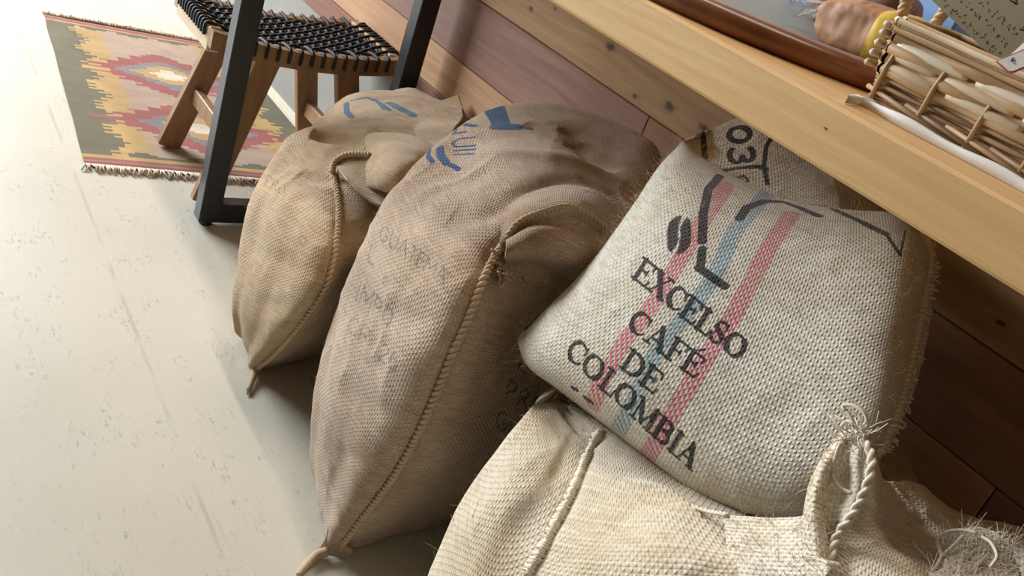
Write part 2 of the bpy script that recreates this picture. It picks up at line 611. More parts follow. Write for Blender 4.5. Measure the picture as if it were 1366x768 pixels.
# ------------------------------------------------------------------ stool
def build_stool():
    root = empty('stool', (-2.29, 1.03, 0))
    tag(root, 'low wooden stool with a black woven cord seat standing on the rug', 'stool')
    inv = Matrix.Translation((2.29, -1.03, 0))

    def put(n, b, m, smooth=False):
        o = b.build(n, m, root, smooth); o.matrix_parent_inverse = inv
        return o
    wood = mat_wood('teak_stool_wood', lin(140, 106, 74), lin(170, 134, 98), (30, 30, 3), 0.5)
    pale = mat_wood('pale_stool_rail', lin(196, 170, 138), lin(218, 194, 164), (6, 30, 40), 0.5)
    XN, XF = -2.135, -2.445
    Y0, Y1 = 0.775, 1.285

    def top(y):      # saddle curve
        s = (y - (Y0 + Y1) / 2) / ((Y1 - Y0) / 2)
        return 0.425 + 0.022 * s * s
    ys = np.linspace(Y0, Y1, 15)

    def rail(x0, x1, hgt):
        b = MB()
        vsx = []
        for y in ys:
            z = top(y)
            vsx += [(x0, y, z - hgt), (x1, y, z - hgt), (x1, y, z), (x0, y, z)]
        fs = []
        for i in range(len(ys) - 1):
            for k in range(4):
                k2 = (k + 1) % 4
                fs.append((4 * i + k, 4 * (i + 1) + k, 4 * (i + 1) + k2, 4 * i + k2))
        fs += [(0, 1, 2, 3), tuple(4 * (len(ys) - 1) + k for k in (3, 2, 1, 0))]
        b.add(vsx, fs)
        return b
    put('side_rail', rail(XN - 0.026, XN, 0.044), wood)
    put('side_rail', rail(XF, XF + 0.026, 0.044), wood)
    for y, s in ((Y0, 1), (Y1, -1)):
        b = MB()
        y0, y1 = sorted((y, y + s * 0.03))
        z = top(y)
        b.box(XF + 0.0262, XN - 0.0262, y0, y1, z - 0.060, z, 0.003)
        put('end_rail', b, pale)
    for x in (XN - 0.014, XF + 0.014):
        sx = 1 if x > -2.29 else -1
        for yf, yt in ((0.822, 0.925), (1.238, 1.135)):
            b = MB()
            b.beam((x + sx * 0.022, yf, 0.005 if yf < 1 or x < -2.3 else 0.005), (x, yt, top(yt) - 0.03), (0, 1, 0), 0.062, 0.026, 0.003)
            put('leg', b, wood)
    for yf, yt in ((0.822, 0.925), (1.238, 1.135)):
        f = 0.44
        y = yf + (yt - yf) * f
        b = MB(); b.beam((XF + 0.02, y, 0.17), (XN - 0.02, y, 0.17), (0, 0, 1), 0.044, 0.022, 0.002)
        put('stretcher', b, wood)
    # woven black cord: warp across X, weft along Y, wrapped over the rails
    cord = mat_plain('black_leather_cord', lin(30, 30, 34), 0.68, 0.5, 300, 0.2)
    b = MB()
    ny, nx = 15, 12
    yy = np.linspace(Y0 + 0.045, Y1 - 0.045, ny)
    xx = np.linspace(XN - 0.05, XF + 0.05, nx)
    r = 0.0048
    for j, y in enumerate(yy):
        for off in (0.0,):
            pts = [(XN + 0.004, y + off, top(y) - 0.030), (XN + 0.0045, y + off, top(y) - 0.004), (XN - 0.004, y + off, top(y) + 0.004)]
            for i, x in enumerate(xx):
                pts.append((x, y + off, top(y) - 0.004 + (0.005 if (i + j) % 2 else -0.005)))
            pts += [(XF + 0.004, y + off, top(y) + 0.004), (XF - 0.0045, y + off, top(y) - 0.004), (XF - 0.004, y + off, top(y) - 0.030)]
            b.tube(crspline(pts, 48), r, 5)
    for i, x in enumerate(xx):
        for off in (0.0,):
            pts = [(x + off, Y0 - 0.004, top(Y0) - 0.026), (x + off, Y0 - 0.0045, top(Y0) - 0.004), (x + off, Y0 + 0.004, top(Y0) + 0.004)]
            for j, y in enumerate(yy):
                pts.append((x + off, y, top(y) - 0.004 + (-0.005 if (i + j) % 2 else 0.005)))
            pts += [(x + off, Y1 - 0.004, top(Y1) + 0.004), (x + off, Y1 + 0.0045, top(Y1) - 0.004), (x + off, Y1 + 0.004, top(Y1) - 0.026)]
            b.tube(crspline(pts, 70), r, 5)
    o = put('woven_cord_seat', b, cord, True)
    o['kind'] = 'stuff'
    o['label'] = 'black cord woven over the seat rails'


build_stool()


# ------------------------------------------------------------------ kilim rug
def build_rug():
    root = empty('kilim_rug', (-2.85, 0.95, 0))
    tag(root, 'worn kilim rug with stepped red, blue and yellow diamonds under the stool', 'rug')
    inv = Matrix.Translation((2.85, -0.95, 0))
    FL = np.array([-2.30, 0.578]); BL = np.array([-3.45, 0.672]); FR = np.array([-2.255, 1.282]); BR = np.array([-3.38, 1.290])
    na, nb = 230, 150
    L, Wd = 1.16, 0.70
    A, B = np.meshgrid(np.linspace(0, 1, na + 1), np.linspace(0, 1, nb + 1), indexing='ij')
    P = (FL * (1 - A[..., None]) + BL * A[..., None]) * (1 - B[..., None]) + (FR * (1 - A[..., None]) + BR * A[..., None]) * B[..., None]
    z = 0.004 + 0.0012 * vnoise(np.stack([P[..., 0].ravel() * 9, P[..., 1].ravel() * 9, np.zeros(A.size)], 1), 3).reshape(A.shape)
    P[..., 1] += 0.004 * vnoise(np.stack([P[..., 0].ravel() * 6, np.zeros(A.size), np.zeros(A.size)], 1), 5).reshape(A.shape)
    V = np.concatenate([P, z[..., None]], 2)
    quads = grid_faces(na + 1, nb + 1, False)[:, ::-1]
    a = (A[:-1, :-1] + 0.5 / na) * L
    b = (B[:-1, :-1] + 0.5 / nb) * Wd
    S = 0.012
    aq = np.floor(a / S) * S
    bq = np.floor(b / (S * 1.6)) * S * 1.6
    green, yel, beige, red, blue, white, brown = [np.array(lin(*c)) for c in ((104, 106, 88), (190, 160, 108), (180, 158, 140), (158, 92, 92), (132, 132, 136), (218, 210, 190), (154, 130, 108))]
    col = np.empty(a.shape + (3,)); col[:] = beige
    tri = lambda x, p: np.abs(((x / p) % 1) * 2 - 1)
    bm_ = np.minimum(bq, Wd - bq)
    jag = np.floor(tri(aq, 0.16) * 5) / 5 * 0.05 + (np.floor(aq / S) % 2) * 0.012
    col[bm_ < 0.165 + 0.01 * (np.floor(aq / S) % 2)] = yel
    col[bm_ < 0.065 + jag] = green
    am = np.minimum(aq, L - aq)
    stp = np.floor(tri(bq, 0.15) * 4) / 4 * 0.03
    inner = (bm_ > 0.10)
    col[(am < 0.075 + stp) & (am >= 0.06) & inner] = green
    col[(am < 0.062)] = yel
    col[(am < 0.045)] = red
    col[(am < 0.028)] = brown
    col[(am < 0.018)] = red * 0.8
    for (wx, wy) in ((-2.62, 0.955), (-3.03, 0.972)):
        ca = (FL[0] - wx) / (FL[0] - BL[0]) * L - 0.005
        cb = 0.36
        da = np.abs(aq - ca); db = np.abs(b - cb)
        d = da / 0.15 + np.floor(db / 0.022) * 0.022 / 0.215
        spike = (np.floor(aq / S).astype(int) % 3)
        dr = da / 0.19 + np.floor(db / 0.022) * 0.022 / np.where(spike == 0, 0.30, np.where(spike == 1, 0.22, 0.26))
        col[dr < 1.0] = red
        col[(d < 0.80)] = blue
        col[d < 0.55] = yel
        col[d < 0.26] = white
    nz = vnoise(np.stack([a.ravel() * 45, b.ravel() * 20, np.zeros(a.size)], 1), 9).reshape(a.shape)
    nz2 = vnoise(np.stack([a.ravel() * 12, b.ravel() * 12, np.zeros(a.size)], 1), 2).reshape(a.shape)
    col = col * (1 + 0.10 * nz + 0.08 * nz2)[..., None]
    col = col * 0.86 + 0.14 * np.array(beige)
    t = NT('kilim_wool')
    cn = t.n('Attribute', {'attribute_name': 'pattern'}).outputs['Color']
    p = t.pos()
    rib = t.n('TexWave', {'wave_type': 'BANDS', 'bands_direction': 'X'}, Scale=120.0, Distortion=1.0, Vector=p).outputs['Fac']
    fz = t.noise(p, 500, 3)
    c = t.mix(0.25, cn, t.mix(fz, (0.1, 0.1, 0.1), (0.9, 0.9, 0.9)), 'OVERLAY')
    mat = t.done(c, 0.95, bump=t.math('ADD', rib, fz), bdist=0.0008, bstr=0.6, spec=0.1)
    o = fast_mesh('woven_field', V.reshape(-1, 3), quads, mat, root, smooth=True)
    o.matrix_parent_inverse = inv
    me = o.data
    at = me.color_attributes.new('pattern', 'FLOAT_COLOR', 'CORNER')
    cc = np.concatenate([col.reshape(-1, 3), np.ones((col.shape[0] * col.shape[1], 1))], 1)
    at.data.foreach_set('color', np.repeat(cc, 4, axis=0).astype(np.float32).ravel())
    # fringes at both short ends
    fm = mat_plain('rug_fringe_wool', lin(206, 188, 168), 0.95, 0.1, 80, 0.25)
    for (p0, p1, sg) in ((FL, FR, 1), (BL, BR, -1)):
        b_ = MB()
        n = 170
        for i in range(n):
            f = i / (n - 1)
            q = p0 * (1 - f) + p1 * f
            ln = random.uniform(0.022, 0.042)
            dy = random.uniform(-0.02, 0.02)
            b_.tube([(q[0] - sg * 0.006, q[1], 0.005), (q[0] + sg * ln * 0.5, q[1] + dy * 0.5, 0.006 + random.uniform(0, 0.004)), (q[0] + sg * ln, q[1] + dy, 0.0025)], [0.0028, 0.0026, 0.0016], 4)
        o = b_.build('fringe', fm, root, True)
        o['kind'] = 'stuff'
        o.matrix_parent_inverse = inv


build_rug()


# ------------------------------------------------------------------ lettering: strokes in a unit box (x right, y up, cap height 1)
def arc(cx, cy, rx, ry, a0, a1, n=14):
    return [(cx + rx * math.cos(math.radians(a0 + (a1 - a0) * i / (n - 1))), cy + ry * math.sin(math.radians(a0 + (a1 - a0) * i / (n - 1)))) for i in range(n)]


TK, TN = 0.25, 0.12
SERIF = {
    'E': (0.78, [([(.2, .05), (.2, .95)], TK), ([(.03, .95), (.70, .95)], TN), ([(.03, .05), (.72, .05)], TN), ([(.2, .52), (.52, .52)], TN), ([(.70, .95), (.72, .74)], TN), ([(.72, .05), (.76, .28)], TN), ([(.52, .42), (.52, .63)], TN)]),
    'F': (0.74, [([(.2, .05), (.2, .95)], TK), ([(.03, .95), (.68, .95)], TN), ([(.05, .04), (.38, .04)], TN), ([(.2, .52), (.52, .52)], TN), ([(.68, .95), (.71, .72)], TN), ([(.52, .40), (.52, .64)], TN)]),
    'X': (0.92, [([(.16, .95), (.76, .05)], TK), ([(.76, .95), (.16, .05)], TN), ([(.02, .95), (.34, .95)], TN), ([(.6, .95), (.9, .95)], TN), ([(.0, .05), (.30, .05)], TN), ([(.58, .05), (.92, .05)], TN)]),
    'C': (0.80, [(arc(.46, .5, .36, .44, 115, 248), TK), (arc(.46, .5, .36, .44, 40, 115), TN), (arc(.46, .5, .36, .44, 248, 322), TN), ([(.74, .62), (.74, .92)], TN)]),
    'L': (0.74, [([(.22, .05), (.22, .95)], TK), ([(.05, .95), (.40, .95)], TN), ([(.05, .05), (.70, .05)], TN), ([(.70, .05), (.73, .34)], TN)]),
    'S': (0.70, [(arc(.35, .715, .24, .225, 40, 200), TN + .03), ([(.125, .64), (.25, .54), (.45, .46), (.57, .36)], TK), (arc(.34, .285, .25, .235, -160, 30), TN + .03), ([(.55, .70), (.55, .95)], TN), ([(.11, .05), (.11, .32)], TN)]),
    'O': (0.98, [(arc(.49, .5, .38, .44, 125, 235), TK), (arc(.49, .5, .38, .44, -55, 55), TK), (arc(.49, .5, .38, .44, 55, 125), TN), (arc(.49, .5, .38, .44, 235, 305), TN)]),
    'A': (0.98, [([(.46, .95), (.80, .05)], TK), ([(.46, .95), (.16, .05)], TN), ([(.27, .34), (.68, .34)], TN), ([(.02, .05), (.32, .05)], TN), ([(.62, .05), (.97, .05)], TN)]),
    'D': (0.92, [([(.2, .05), (.2, .95)], TK), ([(.03, .95), (.45, .95)], TN), ([(.03, .05), (.45, .05)], TN), (arc(.43, .5, .38, .45, -90, 90), TN + .04), (arc(.43, .5, .39, .42, -45, 45), TK)]),
    'M': (1.14, [([(.18, .05), (.18, .95)], TN), ([(.18, .95), (.56, .10)], TK), ([(.56, .10), (.92, .95)], TN), ([(.94, .95), (.94, .05)], TK), ([(.02, .05), (.34, .05)], TN), ([(.76, .05), (1.1, .05)], TN), ([(.02, .95), (.2, .95)], TN), ([(.94, .95), (1.1, .95)], TN)]),
    'B': (0.84, [([(.2, .05), (.2, .95)], TK), ([(.03, .95), (.45, .95)], TN), ([(.03, .05), (.45, .05)], TN), ([(.2, .53), (.45, .53)], TN), (arc(.44, .74, .24, .21, -90, 90), TK - .04), (arc(.46, .29, .28, .24, -90, 90), TK - .02)]),
    'I': (0.44, [([(.22, .05), (.22, .95)], TK), ([(.04, .95), (.40, .95)], TN), ([(.04, .05), (.40, .05)], TN)]),
    '0': (0.80, [(arc(.40, .5, .26, .40, 0, 360, 26), 0.24)]),
    '3': (0.72, [(arc(.34, .73, .24, .22, 150, -80), .23), (arc(.34, .28, .27, .25, 80, -150), .24)]),
}
SERIF['É'] = (0.78, SERIF['E'][1] + [([(.34, 1.10), (.52, 1.28)], TN + .02)])
SK = 0.15
SANS = {
    'G': (0.72, [(arc(.38, .5, .28, .45, 50, 330), SK), ([(.62, .28), (.62, .45), (.42, .45)], SK)]),
    'U': (0.70, [([(.1, 1), (.1, .3)], SK), (arc(.35, .3, .25, .26, 180, 360), SK), ([(.6, .3), (.6, 1)], SK)]),
    'A': (0.74, [([(.04, 0), (.36, 1)], SK), ([(.38, 1), (.7, 0)], SK), ([(.16, .33), (.58, .33)], SK * .8)]),
    'T': (0.66, [([(.33, 0), (.33, .9)], SK), ([(.02, .97), (.64, .97)], SK)]),
    'E': (0.60, [([(.1, 0), (.1, 1)], SK), ([(.18, .96), (.56, .96)], SK), ([(.18, .5), (.5, .5)], SK), ([(.18, .04), (.56, .04)], SK)]),
    'M': (0.88, [([(.08, 0), (.08, 1)], SK), ([(.12, .95), (.42, .35)], SK), ([(.46, .35), (.74, .95)], SK), ([(.78, 0), (.78, 1)], SK)]),
    'P': (0.66, [([(.1, 0), (.1, 1)], SK), (arc(.24, .73, .30, .24, 90, -90), SK), ([(.16, .97), (.24, .97)], SK)]),
    'R': (0.70, [([(.1, 0), (.1, 1)], SK), (arc(.24, .73, .30, .24, 90, -90), SK), ([(.28, .48), (.62, 0)], SK)]),
    'O': (0.74, [(arc(.36, .5, .27, .45, 100, 260), SK), (arc(.38, .5, .27, .45, -80, 80), SK)]),
    'D': (0.70, [([(.1, 0), (.1, 1)], SK), (arc(.2, .5, .40, .46, 85, -85), SK)]),
    'L': (0.58, [([(.1, .12), (.1, 1)], SK), ([(.1, .04), (.52, .04)], SK)]),
    'I': (0.26, [([(.12, 0), (.12, 1)], SK)]),
    'C': (0.68, [(arc(.38, .5, .28, .45, 50, 310), SK)]),
    '2': (0.66, [(arc(.32, .72, .24, .24, 160, -40), SK), ([(.5, .56), (.08, .06)], SK), ([(.08, .04), (.6, .04)], SK)]),
    '6': (0.66, [(arc(.33, .28, .24, .26, 0, 360, 22), SK), (arc(.46, .40, .38, .56, 120, 190), SK)]),
    '/': (0.5, [([(.05, 0), (.4, 1)], SK)]),
    ' ': (0.4, []),
}


def text_strokes(txt, font, p0, p1, up, fit=True):
    """strokes in photo pixels: baseline from p0 to p1, up = cap-height vector"""
    adv = [font[c][0] for c in txt]
    tot = sum(adv)
    p0 = np.array(p0, float); e = (np.array(p1, float) - p0) / tot
    up = np.array(up, float)
    cap = np.linalg.norm(up)
    out = []
    x = 0.0
    for c, a in zip(txt, adv):
        for pts, w in font[c][1]:
            out.append(([tuple(p0 + e * (x + px) + up * py) for px, py in pts], w * cap))
        x += a
    return out


def seg_sdf(V, strokes3d):
    """distance from vertices to 3-D polylines minus half width"""
    best = np.full(len(V), 0.05)
    for pts, hw in strokes3d:
        pts = np.asarray(pts)
        lo = pts.min(0) - hw - 0.02
        hi = pts.max(0) + hw + 0.02
        idx = np.where(np.all((V > lo) & (V < hi), axis=1))[0]
        if not len(idx):
            continue
        Q = V[idx]
        d = np.full(len(idx), 1.0)
        for a, b in zip(pts[:-1], pts[1:]):
            ab = b - a
            L2 = ab @ ab + 1e-12
            t = np.clip(((Q - a) @ ab) / L2, 0, 1)
            d = np.minimum(d, np.linalg.norm(Q - (a + t[:, None] * ab), axis=1))
        best[idx] = np.minimum(best[idx], d - hw)
    return best


def cast_strokes(bvh, strokes, dens=3.0):
    """lay photo strokes (pixels, width px) onto a surface; returns 3-D strokes"""
    out = []
    o = Vector(CAM)
    for pts, w in strokes:
        cur = []
        dist = []
        P = []
        for a, b in zip(pts[:-1], pts[1:]):
            n = max(1, int(math.hypot(b[0] - a[0], b[1] - a[1]) / dens))
            for i in range(n):
                P.append((a[0] + (b[0] - a[0]) * i / n, a[1] + (b[1] - a[1]) * i / n))
        P.append(pts[-1])
        for p in P:
            h = bvh.ray_cast(o, Vector(ray(p)))
            if h[0] is None or h[3] > 4:
                continue
            q = np.array(h[0])
            if cur and np.linalg.norm(q - cur[-1]) > 0.03:
                if len(cur) > 1:
                    out.append((np.array(cur), w / 2 * np.mean(dist) / FPX))
                cur, dist = [], []
            cur.append(q)
            dist.append(h[3])
        if len(cur) == 1:
            cur.append(cur[0] + 1e-4)
        if len(cur) > 1:
            out.append((np.array(cur), w / 2 * np.mean(dist) / FPX))
    return out


# ------------------------------------------------------------------ sack building blocks
def wrinkle(G, N, amp, seed, k=(9, 9, 5), dents=()):
    V = G.reshape(-1, 3)
    n1 = vnoise(V * np.array(k), seed)
    n2 = vnoise(V * np.array(k) * 2.3 + n1[:, None] * 0.6, seed + 1)
    n3 = vnoise(V * np.array(k) * 6.0, seed + 2)
    d = amp * (n1 * 0.9 + (0.5 - np.abs(n2)) * 0.55 + n3 * 0.10)
    for (c, r, a) in dents:              # local pushes: centre, radius, amount along the normal
        q = np.linalg.norm((V - np.array(c)) / np.array(r), axis=1)
        d = d + a * np.exp(-q * q)
    return G + N * d.reshape(G.shape[0], G.shape[1], 1)


def creases(G, N, lines, taper=True):
    """lines: (3-D polyline, half width, depth); negative depth = ridge"""
    V = G.reshape(-1, 3)
    d = np.zeros(len(V))
    for pts, hw, dep in lines:
        n = len(pts) - 1
        best = np.full(len(V), 1.0)
        w = np.zeros(len(V))
        for k in range(0, n, 2):
            a, b = pts[k], pts[min(k + 2, n)]
            ab = b - a
            t = np.clip(((V - a) @ ab) / (ab @ ab + 1e-12), 0, 1)
            q = np.linalg.norm(V - (a + t[:, None] * ab), axis=1)
            m = q < best
            best[m] = q[m]
            w[m] = np.sin(PI * np.clip((k + 2 * t[m]) / n, 0, 1)) ** 0.5 if taper else 1.0
        d -= dep * w * np.exp(-(best / hw) ** 2)
    return G + N * d.reshape(G.shape[0], G.shape[1], 1)


def rope(b, pts, r, pitch=0.011, strands=2, sides=6):
    pts = np.asarray(pts, float)
    L = np.concatenate([[0], np.cumsum(np.linalg.norm(np.diff(pts, axis=0), axis=1))])
    n = max(8, int(L[-1] / pitch * 7))
    s = np.linspace(0, L[-1], n)
    C_ = np.stack([np.interp(s, L, pts[:, k]) for k in range(3)], 1)
    tan = np.gradient(C_, axis=0)
    tan /= np.linalg.norm(tan, axis=1)[:, None] + 1e-12
    a = np.cross(tan, [0.31, 0.2, 0.93]); a /= np.linalg.norm(a, axis=1)[:, None] + 1e-9
    c = np.cross(tan, a)
    for k in range(strands):
        th = 2 * PI * s / pitch + 2 * PI * k / strands
        rr = r * 0.5 * (1 + 0.12 * np.sin(s * 410 + k))
        b.tube(C_ + (a * np.cos(th)[:, None] + c * np.sin(th)[:, None]) * rr[:, None], r * 0.62, sides)


def fuzz(b, V, N, count, ln=(0.006, 0.016), r=0.00022, seed=1, keep=None):
    rg = np.random.default_rng(seed)
    idx = rg.integers(0, len(V), count * 6 if keep is not None else count)
    if keep is not None:
        idx = idx[keep[idx]][:count]
    for i in idx:
        p = V[i]
        d = N[i] * 0.7 + rg.normal(size=3) * 0.6
        d /= np.linalg.norm(d) + 1e-9
        l = rg.uniform(*ln)
        bend = rg.normal(size=3) * 0.35 * l
        b.tube([p - N[i] * 0.0008, p + d * l * 0.5 + bend * 0.3, p + d * l + bend], [r, r, r * 0.5], 3, False)


def bvh_of(V, quads):
    return BVHTree.FromPolygons([tuple(v) for v in V.tolist()], [tuple(q) for q in quads.tolist()])


class Sack:
    """a filled sack as a closed loft; ring columns: 0 seam, 1-2 front, 3 far side, 4-5 back, 6-7 near side"""

    def __init__(self, name, label, rings, nv, nu, mat, top_c, bot_c, base, group='coffee sacks under the worktop'):
        self.root = empty(name, base)
        tag(self.root, label, 'sack', group)
        self.inv = Matrix.Translation((-base[0], -base[1], -base[2]))
        R = np.array(rings, float)
        K = len(R)
        bot = np.repeat(np.array(bot_c, float)[None, None], R.shape[1], 1)
        top = np.repeat(np.array(top_c, float)[None, None], R.shape[1], 1)
        R = np.concatenate([bot, R[0:1] * 0.55 + bot * 0.45, R, R[-1:] * 0.5 + top * 0.5, top], 0)
        self.G = crspline(crspline(R, nv).transpose(1, 0, 2), nu, True).transpose(1, 0, 2)
        self.G[..., 2] = np.maximum(self.G[..., 2], 0.001)
        self.quads = grid_faces(nv, nu, True)[:, ::-1]
        self.mat = mat
        self.nrm()

    def nrm(self):
        self.N = -grid_normals(self.G, True)

    def finish(self, strokes=(), name='body', more=None):
        G = self.G
        G[..., 2] = np.maximum(G[..., 2], 0.001)
        self.nrm()
        V = G.reshape(-1, 3)
        self.bvh = bvh_of(V, self.quads)
        ink = seg_sdf(V, cast_strokes(self.bvh, strokes))
        o = fast_mesh(name, V, self.quads, self.mat, self.root, uv=grid_uv(G, True), attrs=dict({'ink': ink}, **{k: seg_sdf(V, cast_strokes(self.bvh, v)) for k, v in (more or {}).items()}))
        o.matrix_parent_inverse = self.inv
        self.body = o
        return o

    def surf(self, px_pts, off=0.0, n=60):
        """photo polyline laid on the surface"""
        P = crspline(np.array(px_pts, float), n)
        out = []
        for p in P:
            h = self.bvh.ray_cast(Vector(CAM), Vector(ray(p)))
            if h[0] is not None:
                q = np.array(h[0])
                if out and np.linalg.norm(q - out[-1]) > 0.06:
                    continue
                out.append(q)
        out = np.array(out)
        if len(out) > 6:                    # light smoothing
            for _ in range(2):
                out[1:-1] = (out[:-2] + 2 * out[1:-1] + out[2:]) / 4
        if off:
            d = CAM - out
            out = out + d / np.linalg.norm(d, axis=1)[:, None] * off
        return out

    def so(self, px, py, off):
        h = self.bvh.ray_cast(Vector(CAM), Vector(ray((px, py))))
        r = ray((px, py))
        return CAM + r * (h[3] - off)

    def part(self, name, b, mat, smooth=True, kind=None, label=None):
        o = b.build(name, mat, self.root, smooth)
        o.matrix_parent_inverse = self.inv
        if kind:
            o['kind'] = kind
        if label:
            o['label'] = label
        return o

    def sheet(self, name, P, nv, nu, mat, thick=0.0016, amp=0.003, seed=1, strokes=None, k=(14, 14, 14), label=None, sharp=False):
        """a hanging piece of cloth: control net rows x cols, given thickness"""
        P = np.array(P, float)
        G = crspline(crspline(P, nv).transpose(1, 0, 2), nu).transpose(1, 0, 2)
        N = grid_normals(G, False)
        if np.mean(np.einsum('ijk,ijk->ij', N, CAM - G)) < 0:
            N = -N
            flip = True
        else:
            flip = False
        G = wrinkle(G, N, amp, seed, k)
        A = G + N * thick / 2
        B = G - N * thick / 2
        nq = nv * nu
        q = grid_faces(nv, nu, False)
        if flip:
            q = q[:, ::-1]
        V = np.concatenate([A.reshape(-1, 3), B.reshape(-1, 3)])
        ring = list(range(nu)) + [i * nu + nu - 1 for i in range(1, nv)] + [(nv - 1) * nu + i for i in range(nu - 2, -1, -1)] + [i * nu for i in range(nv - 2, 0, -1)]
        side = []
        for a, c in zip(ring, ring[1:] + ring[:1]):
            side.append((a, a + nq, c + nq, c) if not flip else (a, c, c + nq, a + nq))
        Q = np.concatenate([q, q[:, ::-1] + nq, np.array(side)])
        uv = grid_uv(G, False)
        attrs = {}
        bvh = bvh_of(V, Q)
        attrs['ink'] = seg_sdf(V, cast_strokes(bvh, strokes)) if strokes else np.full(len(V), 0.05)
        for st in ('pink', 'blue'):
            attrs[st] = np.full(len(V), 0.05)
        o = fast_mesh(name, V, Q, mat, self.root, uv=np.concatenate([uv, uv]), attrs=attrs)
        o.matrix_parent_inverse = self.inv
        if label:
            o['label'] = label
        self.last = (A, N, bvh)
        return o


def ring(c0, c3, bulge, c4, c5, c6, c7):
    c0 = np.array(c0, float); c3 = np.array(c3, float)
    d = c3 - c0
    o = np.array([d[1], -d[0], 0.0])
    o /= np.linalg.norm(o) + 1e-9
    if o[1] > 0:
        o = -o
    c1 = c0 + d / 3 + o * bulge
    c2 = c0 + d * 2 / 3 + o * bulge
    return [c0, c1, c2, c3, np.array(c4, float), np.array(c5, float), np.array(c6, float), np.array(c7, float)]


B_TAN = mat_burlap('burlap_tan', lin(176, 148, 112), lin(200, 176, 142), lin(112, 84, 54), 0.0040, ink=lin(70, 80, 84), amt=0.45, stain=lin(170, 128, 78), stain_amt=0.3, bump=0.0015)
B_TAN_BLUE = mat_burlap('burlap_tan_blue_print', lin(176, 148, 112), lin(200, 176, 142), lin(112, 84, 54), 0.0040, ink=lin(30, 88, 124), amt=0.9, stain=lin(170, 128, 78), stain_amt=0.3, bump=0.0015)
B_GREY = mat_burlap('burlap_greyish_tan', lin(172, 147, 120), lin(198, 176, 152), lin(110, 84, 60), 0.0043, ink=lin(58, 70, 78), amt=0.55, stain=lin(160, 118, 72), stain_amt=0.25, bump=0.0017, seed=1.3, more_inks=(('ink_blue', lin(18, 70, 112), 1.0), ('ink_dark', lin(16, 20, 28), 0.95)))
B_GREY_PLAIN = mat_burlap('burlap_greyish_tan_plain', lin(172, 147, 120), lin(198, 176, 152), lin(110, 84, 60), 0.0043, stain=lin(160, 118, 72), stain_amt=0.25, bump=0.0017, seed=1.3, printed=False)
B_WHITE = mat_burlap('burlap_off_white_printed', lin(212, 204, 184), lin(230, 226, 212), lin(150, 134, 106), 0.0048, ink=lin(28, 23, 27), amt=0.96, stain=lin(196, 160, 104), stain_amt=0.2, stripes=True, bump=0.0016, seed=2.1)
B_CREAM = mat_burlap('burlap_cream', lin(206, 190, 160), lin(226, 216, 196), lin(150, 124, 90), 0.0048, ink=lin(40, 36, 40), amt=0.8, stain=lin(186, 136, 72), stain_amt=0.45, bump=0.0015, seed=0.6)
B_OPEN = mat_burlap('burlap_open_weave', lin(214, 200, 174), lin(232, 224, 206), lin(140, 108, 70), 0.0046, stain=lin(180, 126, 66), stain_amt=0.4, bump=0.0016, seed=3.3, printed=False)
M_CORD = mat_plain('jute_cord', lin(188, 164, 134), 0.9, 0.1, 500, 0.25)
M_CORD_W = mat_plain('white_jute_cord', lin(222, 212, 192), 0.9, 0.1, 500, 0.2)
M_FIBRE = mat_plain('loose_jute_fibre', lin(206, 180, 138), 0.8, 0.2, 300, 0.2)


